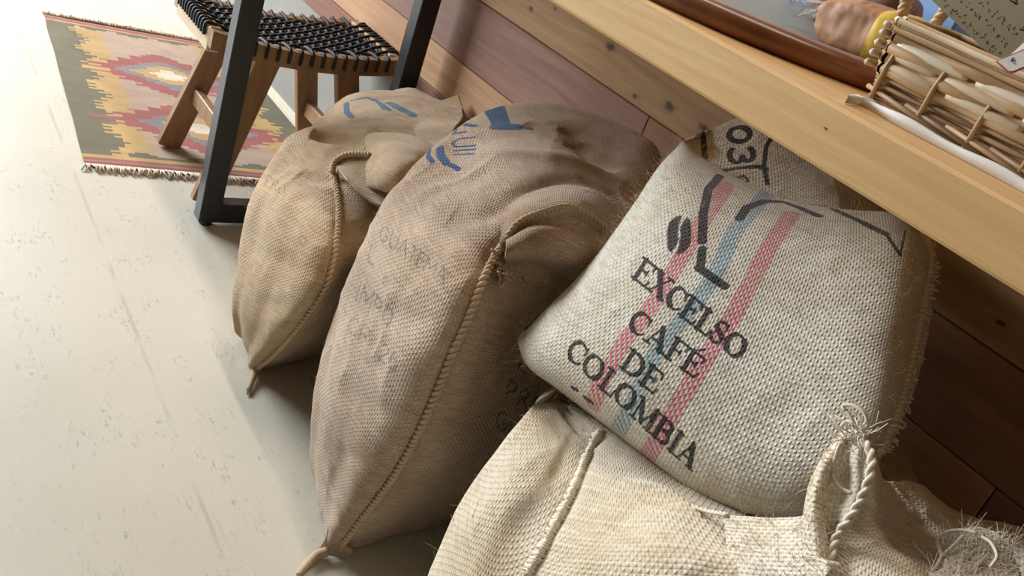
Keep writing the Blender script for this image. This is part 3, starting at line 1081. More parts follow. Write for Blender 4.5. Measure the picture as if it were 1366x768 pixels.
# ------------------------------------------------------------------ sack by the stool (small, neck flopped over)
def build_sack_small():
    W = lambda *a: np.array(a, float)
    rings = [
        ring(PZ(343, 492, 0.002), W(-1.55, .76, 0), .01, W(-1.68, 1.0, 0), W(-1.6, 1.2, 0), W(-1.50, 1.12, 0), PZ(440, 472, 0.002)),
        ring(PY(385, 450, .70), PY(320, 400, .705), .03, W(-1.76, .98, .12), W(-1.6, 1.25, .12), W(-1.47, 1.18, .12), W(-1.42, .93, .13)),
        ring(PY(430, 388, .71), PY(333, 305, .73), .035, W(-1.80, 1.0, .25), W(-1.6, 1.27, .27), W(-1.46, 1.2, .27), W(-1.40, .94, .26)),
        ring(PY(447, 320, .735), PY(351, 242, .755), .03, W(-1.82, 1.02, .34), W(-1.62, 1.28, .37), W(-1.46, 1.2, .37), W(-1.40, .96, .35)),
        ring(PY(450, 258, .79), PY(377, 198, .80), .018, W(-1.80, 1.05, .40), W(-1.64, 1.27, .43), W(-1.47, 1.2, .43), W(-1.42, 1.0, .42)),
        ring(PY(452, 222, .84), PY(398, 178, .84), .008, W(-1.78, 1.08, .425), W(-1.64, 1.25, .45), W(-1.47, 1.18, .45), W(-1.44, 1.02, .445)),
    ]
    s = Sack('burlap_sack', 'smallest tan burlap coffee sack slumped beside the black steel leg', rings, 190, 300, B_TAN,
             PY(500, 172, 1.0), (-1.57, .98, .001), (-1.57, 0.98, 0))
    seam = [(343, 491), (360, 478), (385, 452), (412, 418), (433, 386), (446, 340), (452, 290), (450, 258), (443, 226)]
    s.G = wrinkle(s.G, s.N, 0.006, 3, (8, 8, 10))
    s.nrm()
    s.bvh = bvh_of(s.G.reshape(-1, 3), s.quads)
    cl = [(s.surf(seam), 0.011, 0.005), (s.surf([(415, 178), (445, 182), (490, 192)]), 0.03, 0.020), (s.surf([(398, 232), (420, 236), (445, 240)]), 0.02, 0.008), (s.surf([(345, 270), (400, 300), (440, 320)]), 0.02, 0.003), (s.surf([(335, 330), (380, 350), (430, 372)]), 0.018, 0.003), (s.surf([(330, 400), (370, 410), (400, 425)]), 0.02, 0.003)]
    s.G = creases(s.G, s.N, cl)
    s.finish(text_strokes('6', SANS, (396, 322), (409, 330), (5, -18)) + text_strokes('PRO', SANS, (352, 246), (378, 262), (5, -14)))
    b = MB(); rope(b, s.surf(seam, 0.004), 0.0056, 0.019)
    s.part('seam_cord', b, M_CORD)
    # twisted corner tassel
    b = MB()
    t0 = PZ(343, 490, 0.012)
    b.tube([t0 + (-.03, .02, .02), t0, PZ(338, 503, 0.008), PZ(333, 521, 0.004)], [0.018, 0.012, 0.006, 0.0035], 7, True, 0.7)
    for k in range(9):
        e = PZ(333 + random.uniform(-5, 5), 521 + random.uniform(-3, 6), 0.003)
        b.tube([PZ(338, 505, 0.008), PZ(335, 513, 0.007), e], 0.0012, 4)
    s.part('corner_tassel', b, M_CORD)
    # flopped neck lying back against the boards, blue print on it
    P = [[PY(398, 190, .90), PY(440, 178, .93), PY(490, 190, .97), PY(535, 205, 1.0), PY(580, 205, 1.02)],
         [PY(425, 160, .95), PY(455, 152, .99), PY(505, 160, 1.04), PY(548, 178, 1.08), PY(598, 192, 1.10)],
         [PY(440, 146, 1.03), PY(470, 130, 1.07), PY(515, 138, 1.11), PY(562, 157, 1.15), PY(606, 172, 1.18)],
         [PY(450, 142, 1.10), PY(487, 124, 1.13), PY(535, 124, 1.17), PY(575, 136, 1.21), PY(617, 158, 1.24)],
         [PY(470, 140, 1.15), PY(510, 124, 1.18), PY(549, 118, 1.21), PY(580, 131, 1.25), PY(616, 145, 1.28)]]
    blue = [([(462, 138), (463, 150), (470, 157)], 8), ([(468, 134), (490, 130), (505, 137), (512, 146)], 5), ([(500, 133), (512, 140), (520, 147)], 6), ([(520, 138), (536, 146), (550, 153)], 14)]
    s.sheet('flopped_neck', P, 70, 110, B_TAN_BLUE, 0.003, 0.006, 8, blue)
    P = [[PY(556, 132, 1.235), PY(572, 134, 1.25), PY(590, 134, 1.27), PY(612, 127, 1.285)],
         [PY(575, 150, 1.215), PY(590, 152, 1.23), PY(605, 150, 1.26), PY(618, 145, 1.28)],
         [PY(592, 172, 1.19), PY(604, 175, 1.21), PY(615, 172, 1.24), PY(624, 162, 1.27)]]
    s.sheet('neck_corner', P, 30, 40, B_TAN, 0.003, 0.002, 9)
    # folded lip in front of the neck: side flap tucked under a hanging fold
    P = [[PY(492, 180, .985), PY(522, 178, .985), PY(560, 186, 1.0), PY(592, 203, 1.04)],
         [PY(488, 190, .925), PY(518, 194, .88), PY(552, 204, .89), PY(582, 214, .96)],
         [PY(489, 216, .855), PY(515, 226, .815), PY(540, 232, .83), PY(566, 236, .90)],
         [PY(492, 246, .835), PY(512, 252, .825), PY(532, 255, .835), PY(555, 254, .88)],
         [PY(496, 240, .87), PY(514, 246, .87), PY(534, 250, .87), PY(560, 252, .87)]]
    s.sheet('hanging_fold', P, 60, 70, B_TAN, 0.005, 0.004, 12)
    P = [[PY(446, 216, .825), PY(462, 208, .835), PY(480, 206, .85), PY(500, 208, .86)],
         [PY(452, 226, .81), PY(472, 234, .825), PY(495, 246, .84), PY(520, 255, .855)],
         [PY(462, 240, .80), PY(480, 258, .81), PY(500, 272, .825), PY(530, 280, .85)]]
    s.sheet('tucked_flap', P, 40, 50, B_TAN, 0.004, 0.002, 15)
    b = MB(); rope(b, crspline([PY(443, 230, .805), PY(447, 216, .815), PY(460, 207, .828), PY(480, 205, .845), PY(494, 206, .855)], 40), 0.0058, 0.014)
    s.part('lip_cord', b, M_CORD)
    b = MB(); fuzz(b, s.G.reshape(-1, 3), s.N.reshape(-1, 3), 500, seed=5)
    s.part('loose_fibres', b, M_FIBRE, False, 'stuff')
    return s


S1 = build_sack_small()


# ------------------------------------------------------------------ large standing sack
def build_sack_large():
    W = lambda *a: np.array(a, float)
    rings = [
        ring(PZ(455, 735, 0.002), W(-1.13, .755, 0), .02, W(-1.22, 1.0, 0), W(-1.12, 1.22, 0), W(-.99, 1.15, 0), PZ(606, 690, 0.002)),
        ring(PY(500, 665, .685), PY(431, 525, .715), .035, W(-1.27, .97, .15), W(-1.16, 1.27, .15), W(-.95, 1.2, .15), W(-.905, .93, .14)),
        ring(PY(552, 585, .69), PY(457, 412, .755), .045, W(-1.32, 1.0, .3), W(-1.18, 1.275, .3), W(-.93, 1.2, .3), W(-.885, .94, .28)),
        ring(PY(597, 485, .705), PY(497, 313, .775), .045, W(-1.345, 1.02, .43), W(-1.2, 1.275, .43), W(-.92, 1.2, .43), W(-.875, .95, .40)),
        ring(PY(638, 390, .735), PY(537, 245, .82), .035, W(-1.36, 1.05, .53), W(-1.22, 1.275, .53), W(-.92, 1.2, .52), W(-.89, .95, .47)),
        ring(PY(668, 330, .785), PY(583, 191, .90), .02, W(-1.365, 1.1, .60), W(-1.2, 1.275, .62), W(-.90, 1.2, .575), W(-.88, .98, .535)),
        ring(PY(712, 283, .85), PY(640, 152, .99), .01, W(-1.34, 1.15, .655), W(-1.18, 1.27, .665), PY(848, 262, 1.12), PY(780, 282, .95)),
    ]
    s = Sack('burlap_sack', 'largest tan burlap coffee sack standing upright with a corded seam down its front', rings, 250, 400, B_GREY,
             PY(745, 165, 1.08), (-1.08, .98, .001), (-1.08, .98, 0))
    seam = [(452, 733), (470, 708), (492, 680), (522, 640), (548, 597), (578, 535), (600, 480), (625, 425), (648, 365), (668, 330), (690, 298)]
    s.G = wrinkle(s.G, s.N, 0.007, 21, (7, 7, 9))
    s.nrm()
    s.bvh = bvh_of(s.G.reshape(-1, 3), s.quads)
    cl = [(s.surf(seam), 0.012, 0.005)]
    for pl, w, d in (([(470, 400), (520, 420), (590, 440)], .02, .004), ([(440, 520), (500, 545), (545, 575)], .02, .004), ([(432, 600), (480, 615), (515, 640)], .016, .003),
                     ([(560, 230), (620, 235), (690, 262)], .03, .008), ([(600, 290), (650, 285), (700, 255), (770, 240), (830, 262)], .022, .010),
                     ([(700, 165), (760, 190), (820, 230)], .025, .009), ([(640, 200), (700, 205), (770, 215), (840, 250)], .02, -.007), ([(500, 330), (560, 350), (620, 378)], .02, .004)):
        cl.append((s.surf(pl), w, d))
    s.G = creases(s.G, s.N, cl)
    st = []
    st += text_strokes('GUATEMA', SANS, (503, 318), (592, 380), (7, -20))
    st += text_strokes('L', SANS, (488, 348), (500, 356), (6, -24))
    st += text_strokes('IMPO', SANS, (472, 400), (520, 440), (8, -26))
    st += text_strokes('CR', SANS, (460, 440), (492, 464), (7, -22))
    st += text_strokes('26', SANS, (502, 478), (528, 497), (8, -24))
    blue = [([(573, 200), (571, 208), (577, 216)], 7), ([(587, 197), (588, 208), (596, 218)], 11), ([(596, 218), (606, 222), (612, 226)], 8),
            ([(604, 180), (616, 164), (626, 160)], 4), ([(620, 166), (634, 168)], 8), ([(606, 178), (620, 176)], 6), ([(634, 183), (612, 185), (603, 191), (608, 196), (634, 194)], 4), ([(606, 201), (634, 199)], 4), ([(606, 206), (632, 205)], 4),
            *[([(646 + k * 1.0, 142 + k * 1.6), (668 + k * .6, 139 + k * 1.7)], 9) for k in range(15)], *[([(656 + abs(k - 2) * 2, 165 + k * 2), (690 + k, 167 + k * 1.6)], 9) for k in range(4)], ([(690, 169), (708, 172)], 7)]
    dark = text_strokes('PROD', SANS, (672, 530), (740, 570), (6, -26)) + text_strokes('GUA', SANS, (658, 569), (712, 602), (6, -26)) + text_strokes('E', SANS, (688, 490), (706, 502), (5, -22))
    s.finish(st, more={'ink_blue': blue, 'ink_dark': dark})
    seam_up = seam + [(705, 288), (728, 284), (742, 277), (762, 276), (784, 286), (806, 303)]
    so = s.so
    # rolled mouth: upper lip, the roll below it, dark slot between
    rows = [([(672, 300), (690, 268), (725, 252), (760, 248), (797, 258), (834, 282)], .001), ([(667, 318), (687, 284), (721, 268), (757, 262), (791, 273), (822, 294)], .008),
            ([(668, 333), (690, 299), (722, 284), (757, 276), (785, 287), (810, 306)], .012), ([(677, 340), (699, 306), (728, 294), (756, 287), (778, 298), (800, 314)], -.006)]
    s.sheet('rolled_lip', [[so(x, y, o) for x, y in r] for r, o in rows], 60, 110, B_GREY_PLAIN, 0.004, 0.002, 51)
    rows = [([(676, 318), (708, 300), (745, 302), (776, 313), (808, 326)], -.012), ([(676, 324), (710, 308), (745, 310), (775, 322), (803, 336)], .024),
            ([(674, 338), (706, 331), (738, 338), (766, 350), (792, 360)], .032), ([(674, 350), (702, 347), (733, 358), (760, 371), (784, 380)], -.002)]
    s.sheet('tucked_roll', [[so(x, y, o) for x, y in r] for r, o in rows], 50, 100, B_GREY_PLAIN, 0.004, 0.002, 53)
    b = MB()
    P = s.surf(seam, 0.005, 90)
    rope(b, P, 0.0060, 0.019)
    s.part('seam_cord', b, M_CORD)
    b = MB()
    rope(b, crspline([so(664, 338, .006), so(668, 331, .010), so(690, 298, .014), so(722, 283, .015), so(757, 275, .015), so(785, 286, .015), so(808, 304, .014)], 60), 0.0046, 0.016)
    s.part('lip_cord', b, M_CORD)
    b = MB()
    P = s.surf([(662, 340), (666, 352), (672, 368), (690, 374), (712, 382), (742, 398)], 0.002, 40)
    for i in range(len(P) - 1):
        for k in range(2):
            q = P[i] + np.array([random.uniform(-.003, .003), random.uniform(-.004, .004), random.uniform(-.003, .003)])
            e = q + np.array([random.uniform(-.01, .004), random.uniform(-.012, -.003), random.uniform(-.008, .008)])
            b.tube([q, (q + e) / 2 + (0, -.002, .002), e], 0.0013, 4)
    q = so(671, 371, .006)
    for k in range(26):
        d = RNG.normal(size=3) * 0.007
        b.tube([q + d * .2, q + d * .8 + RNG.normal(size=3) * .002, q + d * 1.1], 0.0013, 4)
    s.part('hand_stitching', b, M_CORD)
    # bottom corner: flat ear of cloth and its twisted tail
    P = [[PZ(438, 700, .05), PZ(447, 712, .045), PZ(456, 722, .04), PZ(470, 734, .03)], [PZ(434, 718, .022), PZ(443, 726, .02), PZ(452, 731, .018), PZ(468, 738, .012)], [PZ(422, 735, .008), PZ(432, 739, .006), PZ(446, 741, .005), PZ(466, 743, .004)]]
    s.sheet('corner_ear', P, 24, 30, B_GREY_PLAIN, 0.003, 0.001, 55)
    b = MB()
    b.tube(crspline([PZ(436, 735, .01), PZ(424, 739, .007), PZ(414, 748, .006), PZ(404, 759, .005), PZ(398, 767, .004)], 14), np.linspace(.010, .0045, 14), 7, True, 0.7)
    for k in range(8):
        b.tube([PZ(404, 759, .005), PZ(400, 764, .006), PZ(397 + random.uniform(-4, 8), 769 + random.uniform(-3, 4), .003)], 0.0012, 4)
    s.part('corner_tail', b, M_CORD)
    b = MB(); fuzz(b, s.G.reshape(-1, 3), s.N.reshape(-1, 3), 700, seed=25)
    s.part('loose_fibres', b, M_FIBRE, False, 'stuff')
    return s


S2 = build_sack_large()


# ------------------------------------------------------------------ sack carrying the printed one
def build_sack_under():
    W = lambda *a: np.array(a, float)
    rings = [
        ring(W(-.50, .60, 0), W(-.66, .72, 0), .02, W(-.72, 1.0, 0), W(-.55, 1.2, 0), W(-.38, 1.1, 0), W(-.36, .75, 0)),
        ring(W(-.47, .57, .18), PY(590, 775, .705), .03, W(-.76, 1.0, .2), W(-.55, 1.25, .2), W(-.32, 1.1, .2), W(-.31, .70, .2)),
        ring(W(-.478, .585, .33), PY(636, 655, .725), .035, W(-.78, 1.0, .34), W(-.55, 1.26, .34), W(-.31, 1.1, .34), W(-.31, .67, .35)),
        ring(PY(700, 768, .63), PY(686, 575, .74), .03, W(-.78, 1.0, .44), W(-.55, 1.26, .46), W(-.32, 1.1, .46), PY(985, 800, .69)),
        ring(PY(750, 680, .69), PY(722, 533, .77), .015, W(-.76, 1.0, .49), W(-.55, 1.24, .52), W(-.34, 1.08, .52), PY(958, 712, .74)),
        ring(PY(802, 572, .805), PY(748, 520, .83), .003, W(-.73, 1.0, .51), W(-.55, 1.2, .53), W(-.37, 1.06, .53), PY(912, 640, .835)),
    ]
    s = Sack('burlap_sack', 'cream burlap coffee sack with a frayed seam lying under the printed sack', rings, 220, 360, B_CREAM,
             (-.56, .95, .53), (-.55, .92, .001), (-.55, .9, 0))
    s.G = wrinkle(s.G, s.N, 0.005, 31, (8, 8, 8))
    s.nrm()
    s.bvh = bvh_of(s.G.reshape(-1, 3), s.quads)
    seam = [(802, 572), (785, 602), (770, 640), (755, 672), (740, 700), (722, 735), (700, 772)]
    cl = [(s.surf(seam), 0.010, 0.006), (s.surf([(745, 532), (760, 555), (785, 582), (798, 592)]), 0.007, 0.012), (s.surf([(830, 640), (880, 655), (940, 690)]), 0.012, -.008), (s.surf([(640, 690), (690, 700), (720, 730)]), 0.03, .004), (s.surf([(860, 680), (900, 720), (930, 768)]), 0.03, -.006)]
    s.G = creases(s.G, s.N, cl)
    st = text_strokes('I', SANS, (627, 690), (634, 690), (8, -22)) + [([(748, 532), (766, 540)], 9), ([(755, 545), (770, 565), (786, 586)], 3.5)]
    s.finish(st)
    b = MB()
    rope(b, s.surf(seam, 0.002, 70), 0.0040, 0.019)
    # ragged whip stitches along the seam
    P = s.surf(seam, 0.003, 70)
    for i in range(2, len(P) - 2):
        q = P[i]
        tn = P[i + 1] - P[i - 1]
        tn /= np.linalg.norm(tn) + 1e-9
        vw = CAM - q
        sd = np.cross(tn, vw / np.linalg.norm(vw))
        w = random.uniform(.005, .010)
        sk = tn * random.uniform(-.003, .003)
        b.tube([q - sd * w - sk, q + vw * .004, q + sd * w * .8 + sk], [.0016, .0034, .0016], 6)
        if i % 3 == 0:
            e = q + sd * random.choice((-1, 1)) * random.uniform(.008, .013) + RNG.normal(size=3) * .003
            b.tube([q, (q + e) / 2 + vw * .003, e], .0008, 4)
    s.part('frayed_seam', b, M_CORD_W)
    b = MB()
    P = crspline([PY(905, 672, .755), PY(925, 676, .75), PY(945, 682, .745), PY(970, 686, .735)], 30)
    rope(b, P, 0.0024, 0.014)
    s.part('loose_string', b, M_CORD_W)
    b = MB(); fuzz(b, s.G.reshape(-1, 3), s.N.reshape(-1, 3), 700, seed=15)
    s.part('loose_fibres', b, M_FIBRE, False, 'stuff')
    return s


S4 = build_sack_under()


# ------------------------------------------------------------------ printed sack (pillow lying on the cream one)
def coons(bt, rt, tp, lf, nv, nu):
    """pixel Coons patch: bottom, right, top, left boundary polylines"""
    b = crspline(np.array(bt, float), nu); t = crspline(np.array(tp, float), nu)
    l = crspline(np.array(lf, float), nv); r = crspline(np.array(rt, float), nv)
    s = np.linspace(0, 1, nu)[None, :, None]; q = np.linspace(0, 1, nv)[:, None, None]
    return ((1 - q) * b[None] + q * t[None] + (1 - s) * l[:, None] + s * r[:, None]
            - ((1 - s) * (1 - q) * b[0] + s * (1 - q) * b[-1] + (1 - s) * q * t[0] + s * q * t[-1]))


def rays_grid(Pp):
    v = np.stack([Pp[..., 0] - CC[0], -(Pp[..., 1] - CC[1]), np.full(Pp.shape[:2], -FPX)], -1)
    return v @ RW.T


def build_sack_printed():
    base = (-.6, .95, .5)
    s = Sack.__new__(Sack)
    s.root = empty('burlap_sack', base)
    tag(s.root, 'off-white burlap sack printed EXCELSO CAFÉ DE COLOMBIA with pink and blue stripes', 'sack', 'coffee sacks under the worktop')
    s.inv = Matrix.Translation((-base[0], -base[1], -base[2]))
    nv, nu = 300, 330
    bt = [(690, 456), (703, 488), (740, 517), (800, 562), (862, 610), (930, 660), (1000, 690), (1070, 690), (1130, 660), (1172, 602)]
    rt = [(1172, 602), (1196, 545), (1214, 480), (1230, 405), (1240, 340), (1226, 303)]
    tp = [(912, 188), (940, 212), (985, 238), (1040, 262), (1090, 274), (1140, 280), (1190, 284), (1226, 303)]
    lf = [(690, 456), (722, 418), (765, 375), (805, 328), (845, 272), (880, 220), (912, 188)]
    Pp = coons(bt, rt, tp, lf, nv, nu)
    q = np.linspace(0, 1, nv)[:, None]; u = np.linspace(0, 1, nu)[None, :]
    YB = (1 - q) * ((1 - u) * 0.775 + u * 0.88) + q * ((1 - u) * 1.08 + u * 1.13)
    prof = (1 - np.abs(2 * q - 1) ** 2.6) ** 0.55 * (1 - np.abs(2 * u - 1) ** 3.0) ** 0.55
    Yf = YB - 0.105 * prof
    r = rays_grid(Pp)
    G = CAM + r * (Yf / r[..., 1])[..., None]
    s.N = grid_normals(G, False)
    if np.mean(np.einsum('ijk,ijk->ij', s.N, CAM - G)) < 0:
        s.N = -s.N
    env = np.clip(prof, 0, 1)[..., None]
    G = G + (wrinkle(G, s.N, 0.0045, 41, (9, 9, 9)) - G) * env
    s.G = G
    # back sheet: same outline, bulging towards the wall and out past the right-hand seam
    Pb = Pp.copy()
    ex = np.exp(-((1 - u) / 0.30) ** 2) * np.sin(PI * np.clip(q, 0, 1)) ** 0.7
    Pb[..., 0] += 62 * ex * (1 - u ** 12)
    Pb[..., 1] += 14 * ex * (1 - u ** 12)
    rb = rays_grid(Pb)
    Yb = YB + 0.17 * prof
    Gb = CAM + rb * (np.minimum(Yb, 1.295) / rb[..., 1])[..., None]
    Gb[..., 2] = np.clip(Gb[..., 2], 0.515, 0.90)
    xmin = np.interp(Gb[..., 2], [0.50, 0.60, 0.70, 0.80], [-0.85, -0.855, -0.89, -0.99])
    Gb[..., 0] = np.maximum(Gb[..., 0], xmin)
    qf = grid_faces(nv, nu, False)
    n0 = nv * nu
    # choose winding by normal
    flip = np.mean(np.einsum('ijk,ijk->ij', grid_normals(G, False), CAM - G)) < 0
    qa = qf[:, ::-1] if flip else qf
    V = np.concatenate([G.reshape(-1, 3), Gb.reshape(-1, 3)])
    Q = np.concatenate([qa, qa[:, ::-1] + n0])
    rgi = list(range(nu)) + [i * nu + nu - 1 for i in range(1, nv)] + [(nv - 1) * nu + i for i in range(nu - 2, -1, -1)] + [i * nu for i in range(nv - 2, 0, -1)]
    side = [(a, a + n0, c + n0, c) if not flip else (a, c, c + n0, a + n0) for a, c in zip(rgi, rgi[1:] + rgi[:1])]
    Q = np.concatenate([Q, np.array(side)])
    uvf = grid_uv(G, False)
    s.bvh = bvh_of(V[:n0], qa)
    up = (17, -28)
    st = []
    st += text_strokes('EXCELSO', SERIF, (841, 369), (985, 484), up)
    st += text_strokes('CAFÉ', SERIF, (834, 436), (927, 506), (16, -27))
    st += text_strokes('DE', SERIF, (825, 489), (872, 527), (16, -27))
    st += text_strokes('COLOMBIA', SERIF, (752, 474), (923, 630), (16, -27))
    st += [([(961, 234), (945, 252), (938, 285), (937, 322)], 12), ([(937, 332), (934, 359)], 12), ([(932, 357), (967, 382)], 12)]
    st += [([(986, 292), (996, 277), (1020, 268), (1045, 269), (1067, 277), (1092, 288)], 12), ([(1110, 278), (1145, 294), (1182, 312)], 9), ([(1182, 312), (1201, 340)], 5), ([(1201, 340), (1208, 306)], 2.5)]
    # coffee bean: two halves either side of a pale groove
    def bean(side_):
        out = []
        cx, cy = 906, 313
        for rr in np.linspace(0.15, 0.92, 6):
            pts = []
            for k in range(13):
                th = -80 + 160 * k / 12
                x = side_ * (2.2 + 13.5 * rr * math.cos(math.radians(th)))
                y = 26 * rr ** 0.25 * math.sin(math.radians(th)) * (0.35 + 0.65 * rr)
                x += 2.5 * math.sin(y / 26 * PI)
                ca, sa = math.cos(0.30), math.sin(0.30)
                pts.append((cx + x * ca - y * sa, cy + x * sa + y * ca))
            out.append((pts, 4.5))
        return out
    st += bean(1) + bean(-1)
    st += [([(763, 517), (770, 520)], 7), ([(780, 530), (790, 537)], 8)]
    inkF = seg_sdf(V[:n0], cast_strokes(s.bvh, st))
    pk = [([(970, 246), (950, 275), (933, 302), (912, 339), (893, 370), (868, 410), (830, 459), (803, 509), (790, 540)], 25), ([(1056, 285), (1024, 332), (1000, 380), (976, 425), (945, 472), (897, 552), (862, 612)], 25)]
    bl = [([(1024, 258), (983, 303), (960, 354), (938, 391), (905, 432), (878, 464), (838, 550), (822, 580)], 24)]
    pinkF = seg_sdf(V[:n0], cast_strokes(s.bvh, pk))
    blueF = seg_sdf(V[:n0], cast_strokes(s.bvh, bl))
    far = np.full(n0, 0.05)
    o = fast_mesh('body', V, Q, B_WHITE, s.root, uv=np.concatenate([uvf, uvf]), attrs={'ink': np.concatenate([inkF, far]), 'pink': np.concatenate([pinkF, far]), 'blue': np.concatenate([blueF, far])})
    o.matrix_parent_inverse = s.inv
    # neck standing up behind the top edge, printed with a lot number
    P = [[PY(900, 208, 1.06), PY(925, 222, 1.075), PY(962, 238, 1.09), PY(1005, 254, 1.11), PY(1050, 268, 1.13), PY(1090, 276, 1.14), PY(1120, 282, 1.15)],
         [PY(903, 196, 1.08), PY(930, 203, 1.12), PY(966, 214, 1.14), PY(1005, 226, 1.15), PY(1050, 240, 1.16), PY(1090, 250, 1.17), PY(1117, 262, 1.18)],
         [PY(913, 187, 1.10), PY(935, 186, 1.15), PY(970, 190, 1.17), PY(1006, 198, 1.18), PY(1045, 212, 1.19), PY(1085, 228, 1.20), PY(1112, 244, 1.20)],
         [PY(928, 181, 1.13), PY(948, 174, 1.17), PY(976, 168, 1.19), PY(1008, 170, 1.20), PY(1045, 186, 1.21), PY(1085, 208, 1.22), PY(1110, 226, 1.22)],
         [PY(940, 178, 1.16), PY(958, 168, 1.19), PY(982, 158, 1.21), PY(1012, 155, 1.22), PY(1048, 166, 1.23), PY(1085, 190, 1.24), PY(1110, 210, 1.24)]]
    ns = [([(938, 177), (939, 200), (942, 222)], 8), ([(952, 230), (985, 224), (1012, 222), (1022, 226)], 8), ([(1030, 182), (1022, 196), (1019, 222), (1024, 246)], 6), ([(984, 238), (992, 234), (998, 240), (992, 246)], 4)]
    ns += text_strokes('03', SERIF, (968, 166), (974, 222), (34, -3))
    s.sheet('neck_flap', P, 120, 180, B_WHITE, 0.003, 0.004, 61, ns, (11, 11, 11))
    # frayed side seam
    b = MB()
    E = G[:, -1]
    rope(b, E[::6] + np.array([.002, -.003, 0]), 0.0055, 0.013)
    for i in range(4, nv - 4, 4):
        q = E[i]
        for k in range(3):
            e = q + np.array([random.uniform(.002, .014), random.uniform(-.004, .010), random.uniform(-.010, .006)])
            b.tube([q, (q + e) / 2 + RNG.normal(size=3) * .002, e], random.uniform(.0008, .0018), 4)
    o = s.part('frayed_seam', b, M_CORD_W)
    b = MB()
    sn = s.N.reshape(-1, 3)
    fuzz(b, G.reshape(-1, 3), sn, 1100, (0.005, 0.014), 0.0002, 35)
    ed = np.concatenate([G[:, 0], G[0, ::2], G[-1, ::2]])
    en = np.concatenate([sn.reshape(nv, nu, 3)[:, 0], sn.reshape(nv, nu, 3)[0, ::2], sn.reshape(nv, nu, 3)[-1, ::2]])
    fuzz(b, ed, en, 420, (0.008, 0.022), 0.00025, 36)
    s.part('loose_fibres', b, M_FIBRE, False, 'stuff')
    return s


S3 = build_sack_printed()


